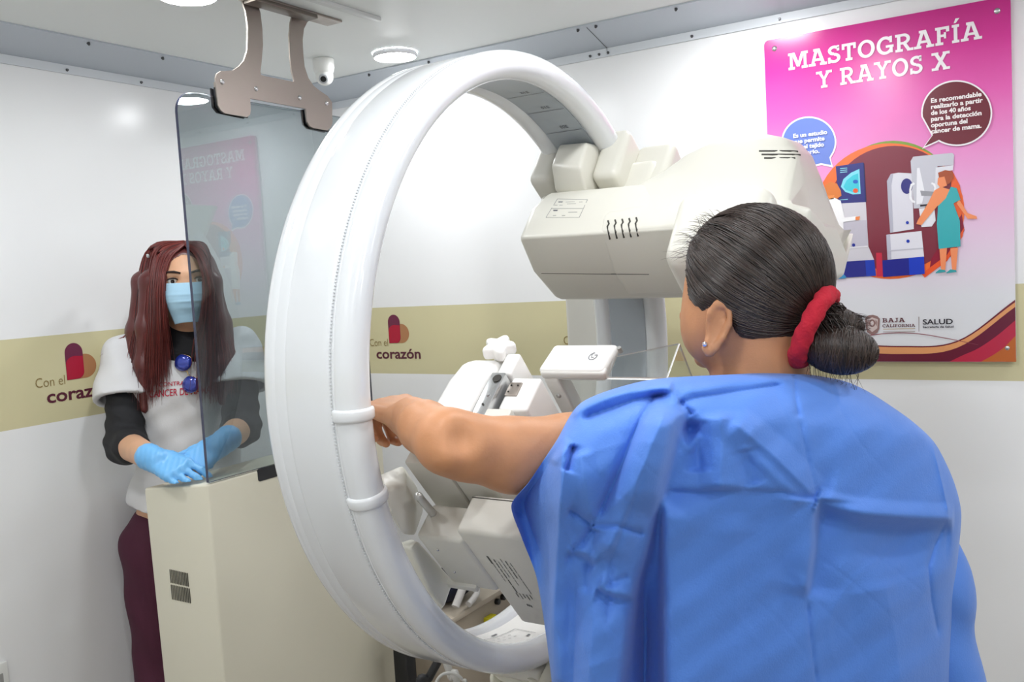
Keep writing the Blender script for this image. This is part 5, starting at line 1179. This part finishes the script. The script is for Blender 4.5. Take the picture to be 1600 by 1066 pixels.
def fold(kind, poly, amp, w_, L_=60, t0=.12, t1=.12):
    global disp
    d, s, t_ = pdist(poly); tap = np.clip(np.minimum(t_/max(t0, 1e-6), 1)*np.minimum((1-t_)/max(t1, 1e-6), 1), 0, 1) if (t0 or t1) else 1.
    tap = tap*tap*(3-2*tap) if (t0 or t1) else 1.
    if kind == 'r': v = amp*np.exp(-(d/w_)**2)
    elif kind == 'v': v = amp*(np.sqrt(np.maximum(0, 1-d/w_)**2+.02)-.1414)
    elif kind == 'c': v = amp*np.exp(-d/w_)
    elif kind == 's': v = amp*np.tanh(s*d/w_)*np.exp(-(d/L_)**2)      # positive side: right of travel (image)
    elif kind == 'k': v = -amp*np.clip(np.minimum(s*d, L_), 0, None)
    disp = disp+v*tap
def blob(x, y, rx, ry, amp):
    global disp
    disp = disp+amp*np.exp(-((GX-x)/rx)**2-((GY-y)/ry)**2)
A1 = [(1064, 628), (1052, 688), (1034, 772), (1018, 846), (993, 935), (975, 1066), (960, 1200)]
fold('s', A1, .020, 7, 70, .08, 0)                        # left drape stands proud of the trench
fold('s', [(1034, 765), (1034, 860), (1035, 960), (1036, 1066), (1036, 1250)], -.022, 5, 60, .10, 0)
fold('c', [(1008, 850), (1008, 1000), (1006, 1200)], -.055, 18, 0, .45, 0)
fold('c', [(1050, 612), (1022, 620), (999, 658), (960, 752), (928, 822)], -.017, 8)
fold('v', [(1045, 628), (1016, 700), (990, 775), (960, 838), (940, 880)], .020, 44)
fold('c', [(1010, 720), (985, 800), (955, 880), (948, 990)], -.006, 8)
fold('k', [(884, 668), (877, 732), (871, 856), (862, 964), (858, 1066), (858, 1200)], .0015, 1, 90, .12, 0)
fold('v', [(886, 690), (879, 760), (873, 856), (866, 960), (864, 1066)], .014, 26, 0, .1, 0)
fold('c', [(897, 694), (890, 722), (884, 738)], -.016, 6); fold('r', [(862, 725), (880, 706), (895, 690)], .008, 7)
fold('v', [(905, 700), (915, 760), (926, 815)], .010, 26)
fold('c', [(928, 824), (905, 806), (886, 796)], -.010, 5, t0=.0); fold('c', [(928, 822), (965, 822), (1010, 836)], -.008, 4, t0=0); fold('c', [(926, 826), (910, 850), (890, 862)], -.010, 6, t0=0); fold('c', [(930, 828), (920, 880), (915, 930)], -.006, 7, t0=0)
fold('s', [(885, 862), (912, 868), (932, 884)], -.008, 5, 18)
fold('s', [(930, 920), (960, 932), (992, 936)], -.010, 4, 22); fold('c', [(930, 926), (955, 912), (985, 900)], -.006, 5)
fold('c', [(1034, 767), (1090, 770), (1160, 766), (1227, 770), (1276, 783)], -.0045, 3.5)
fold('s', [(1034, 767), (1130, 768), (1227, 770)], -.003, 4, 30)
fold('v', [(1140, 655), (1209, 713), (1245, 748), (1276, 780)], .018, 34)
fold('s', [(1160, 690), (1205, 730), (1262, 785)], .006, 8, 30)
fold('v', [(1276, 782), (1310, 795), (1347, 802), (1420, 808), (1492, 810)], .016, 26, 0, .0, .02)
fold('s', [(1276, 786), (1347, 810), (1420, 816), (1490, 818)], -.008, 9, 50, .1, .05)
blob(1392, 850, 55, 34, -.014); blob(1330, 900, 60, 50, .008); blob(1420, 720, 70, 60, .006)
fold('v', [(1125, 640), (1128, 700), (1125, 772)], .016, 40); fold('v', [(1086, 655), (1092, 740)], -.010, 26); fold('v', [(1165, 700), (1180, 760)], -.008, 26)
fold('c', [(1241, 586), (1244, 620), (1249, 655)], -.005, 3, t0=0); fold('c', [(1249, 653), (1262, 715), (1278, 777)], -.003, 3)
fold('s', [(1278, 777), (1272, 860), (1261, 938)], .012, 4, 40, .05, .15)
fold('c', [(1261, 935), (1268, 1000), (1278, 1080)], -.004, 3)
blob(1076, 672, 12, 20, -.016); fold('r', [(1064, 640), (1060, 675), (1078, 700), (1092, 672)], .007, 8)
fold('c', [(1060, 626), (1075, 640), (1082, 650)], -.010, 5); fold('c', [(1062, 630), (1085, 622), (1150, 612), (1230, 600)], -.010, 7, t0=0)
fold('r', [(1060, 612), (1150, 598), (1240, 590)], .006, 8)
fold('r', [(890, 646), (940, 624), (985, 609), (1054, 604)], .012, 9, 0, .05, .05); fold('c', [(905, 656), (950, 640), (990, 626), (1052, 614)], -.016, 7)
fold('c', [(1454, 681), (1468, 740), (1483, 806)], .006, 4); fold('c', [(1483, 806), (1462, 850), (1451, 885), (1456, 940), (1468, 1000)], -.006, 5)
fold('v', [(1380, 900), (1400, 1000), (1410, 1100)], .008, 60); fold('v', [(1150, 800), (1150, 950), (1160, 1100)], .006, 90); fold('v', [(930, 900), (925, 1000), (915, 1130)], .012, 40, 0, .3, 0); fold('c', [(900, 880), (898, 980), (893, 1130)], -.010, 10, 0, .3, 0); blob(1225, 890, 22, 30, -.005)
disp += .0025*np.sin(GX/31+GY/47)*np.sin(GY/39-GX/83)+.0012*np.sin(GX/13+GY/17)*np.sin(GY/23)
disp *= 1.3
r1 = 1-np.abs(np.sin(GX/41+1.4*np.sin(GY/67)+GY/88)); r2 = 1-np.abs(np.sin(GY/53+1.1*np.sin(GX/74)-GX/120+.7)); msk = np.clip(.5+np.sin(GX/97+2.1*np.sin(GY/143))*np.sin(GY/111-GX/170+1.), 0, 1)**2; disp += msk*(.0016*r1**5+.0014*r2**6)-.0010*msk*(1-np.abs(np.sin(GX/29-GY/35+1.7*np.sin(GY/90))))**7
GZ = GZ-np.where(sph > 0, disp*np.clip(sph*3, 0, 1), 0)
GP = CAM+GZ[..., None]*(FW+((GX-800)/FPX)[..., None]*RT-((GY-533)/FPX)[..., None]*UP)
V = GP.reshape(-1, 3); ii = np.arange(nr-1)[:, None]*ncol; jj = np.arange(ncol)[None]; j2 = (jj+1) % ncol
Q = np.stack([ii+jj, ii+ncol+jj, ii+ncol+j2, ii+j2], -1).reshape(-1, 4)
fast_mesh('gown', V, Q, GOWN, t_p)
V, Q = sdf_mesh([cap(un(1412, 800, 1.37), un(1436, 900, 1.365), .058, .068, .03), cap(un(1436, 900, 1.365), un(1456, 1110, 1.37), .066, .078, .03)], .006, post=lambda P, F: F+.003*np.sin(P[..., 2]*60+P[..., 0]*80), smooth=2); fast_mesh('gown_sleeve', V, Q, GOWN, t_p)
V, Q = sdf_mesh(lg2+[ell(hip2, (.165, .115, .12), TB, .04)], .007, grow=.01); fast_mesh('trousers', V, Q, mat('dark leggings', '#26262c', .8), t_p)
V, Q = sdf_mesh(ft2, .006, grow=.006, post=lambda P, F: np.maximum(F, .002-P[..., 2])); fast_mesh('shoe', V, Q, BLK_C, t_p)
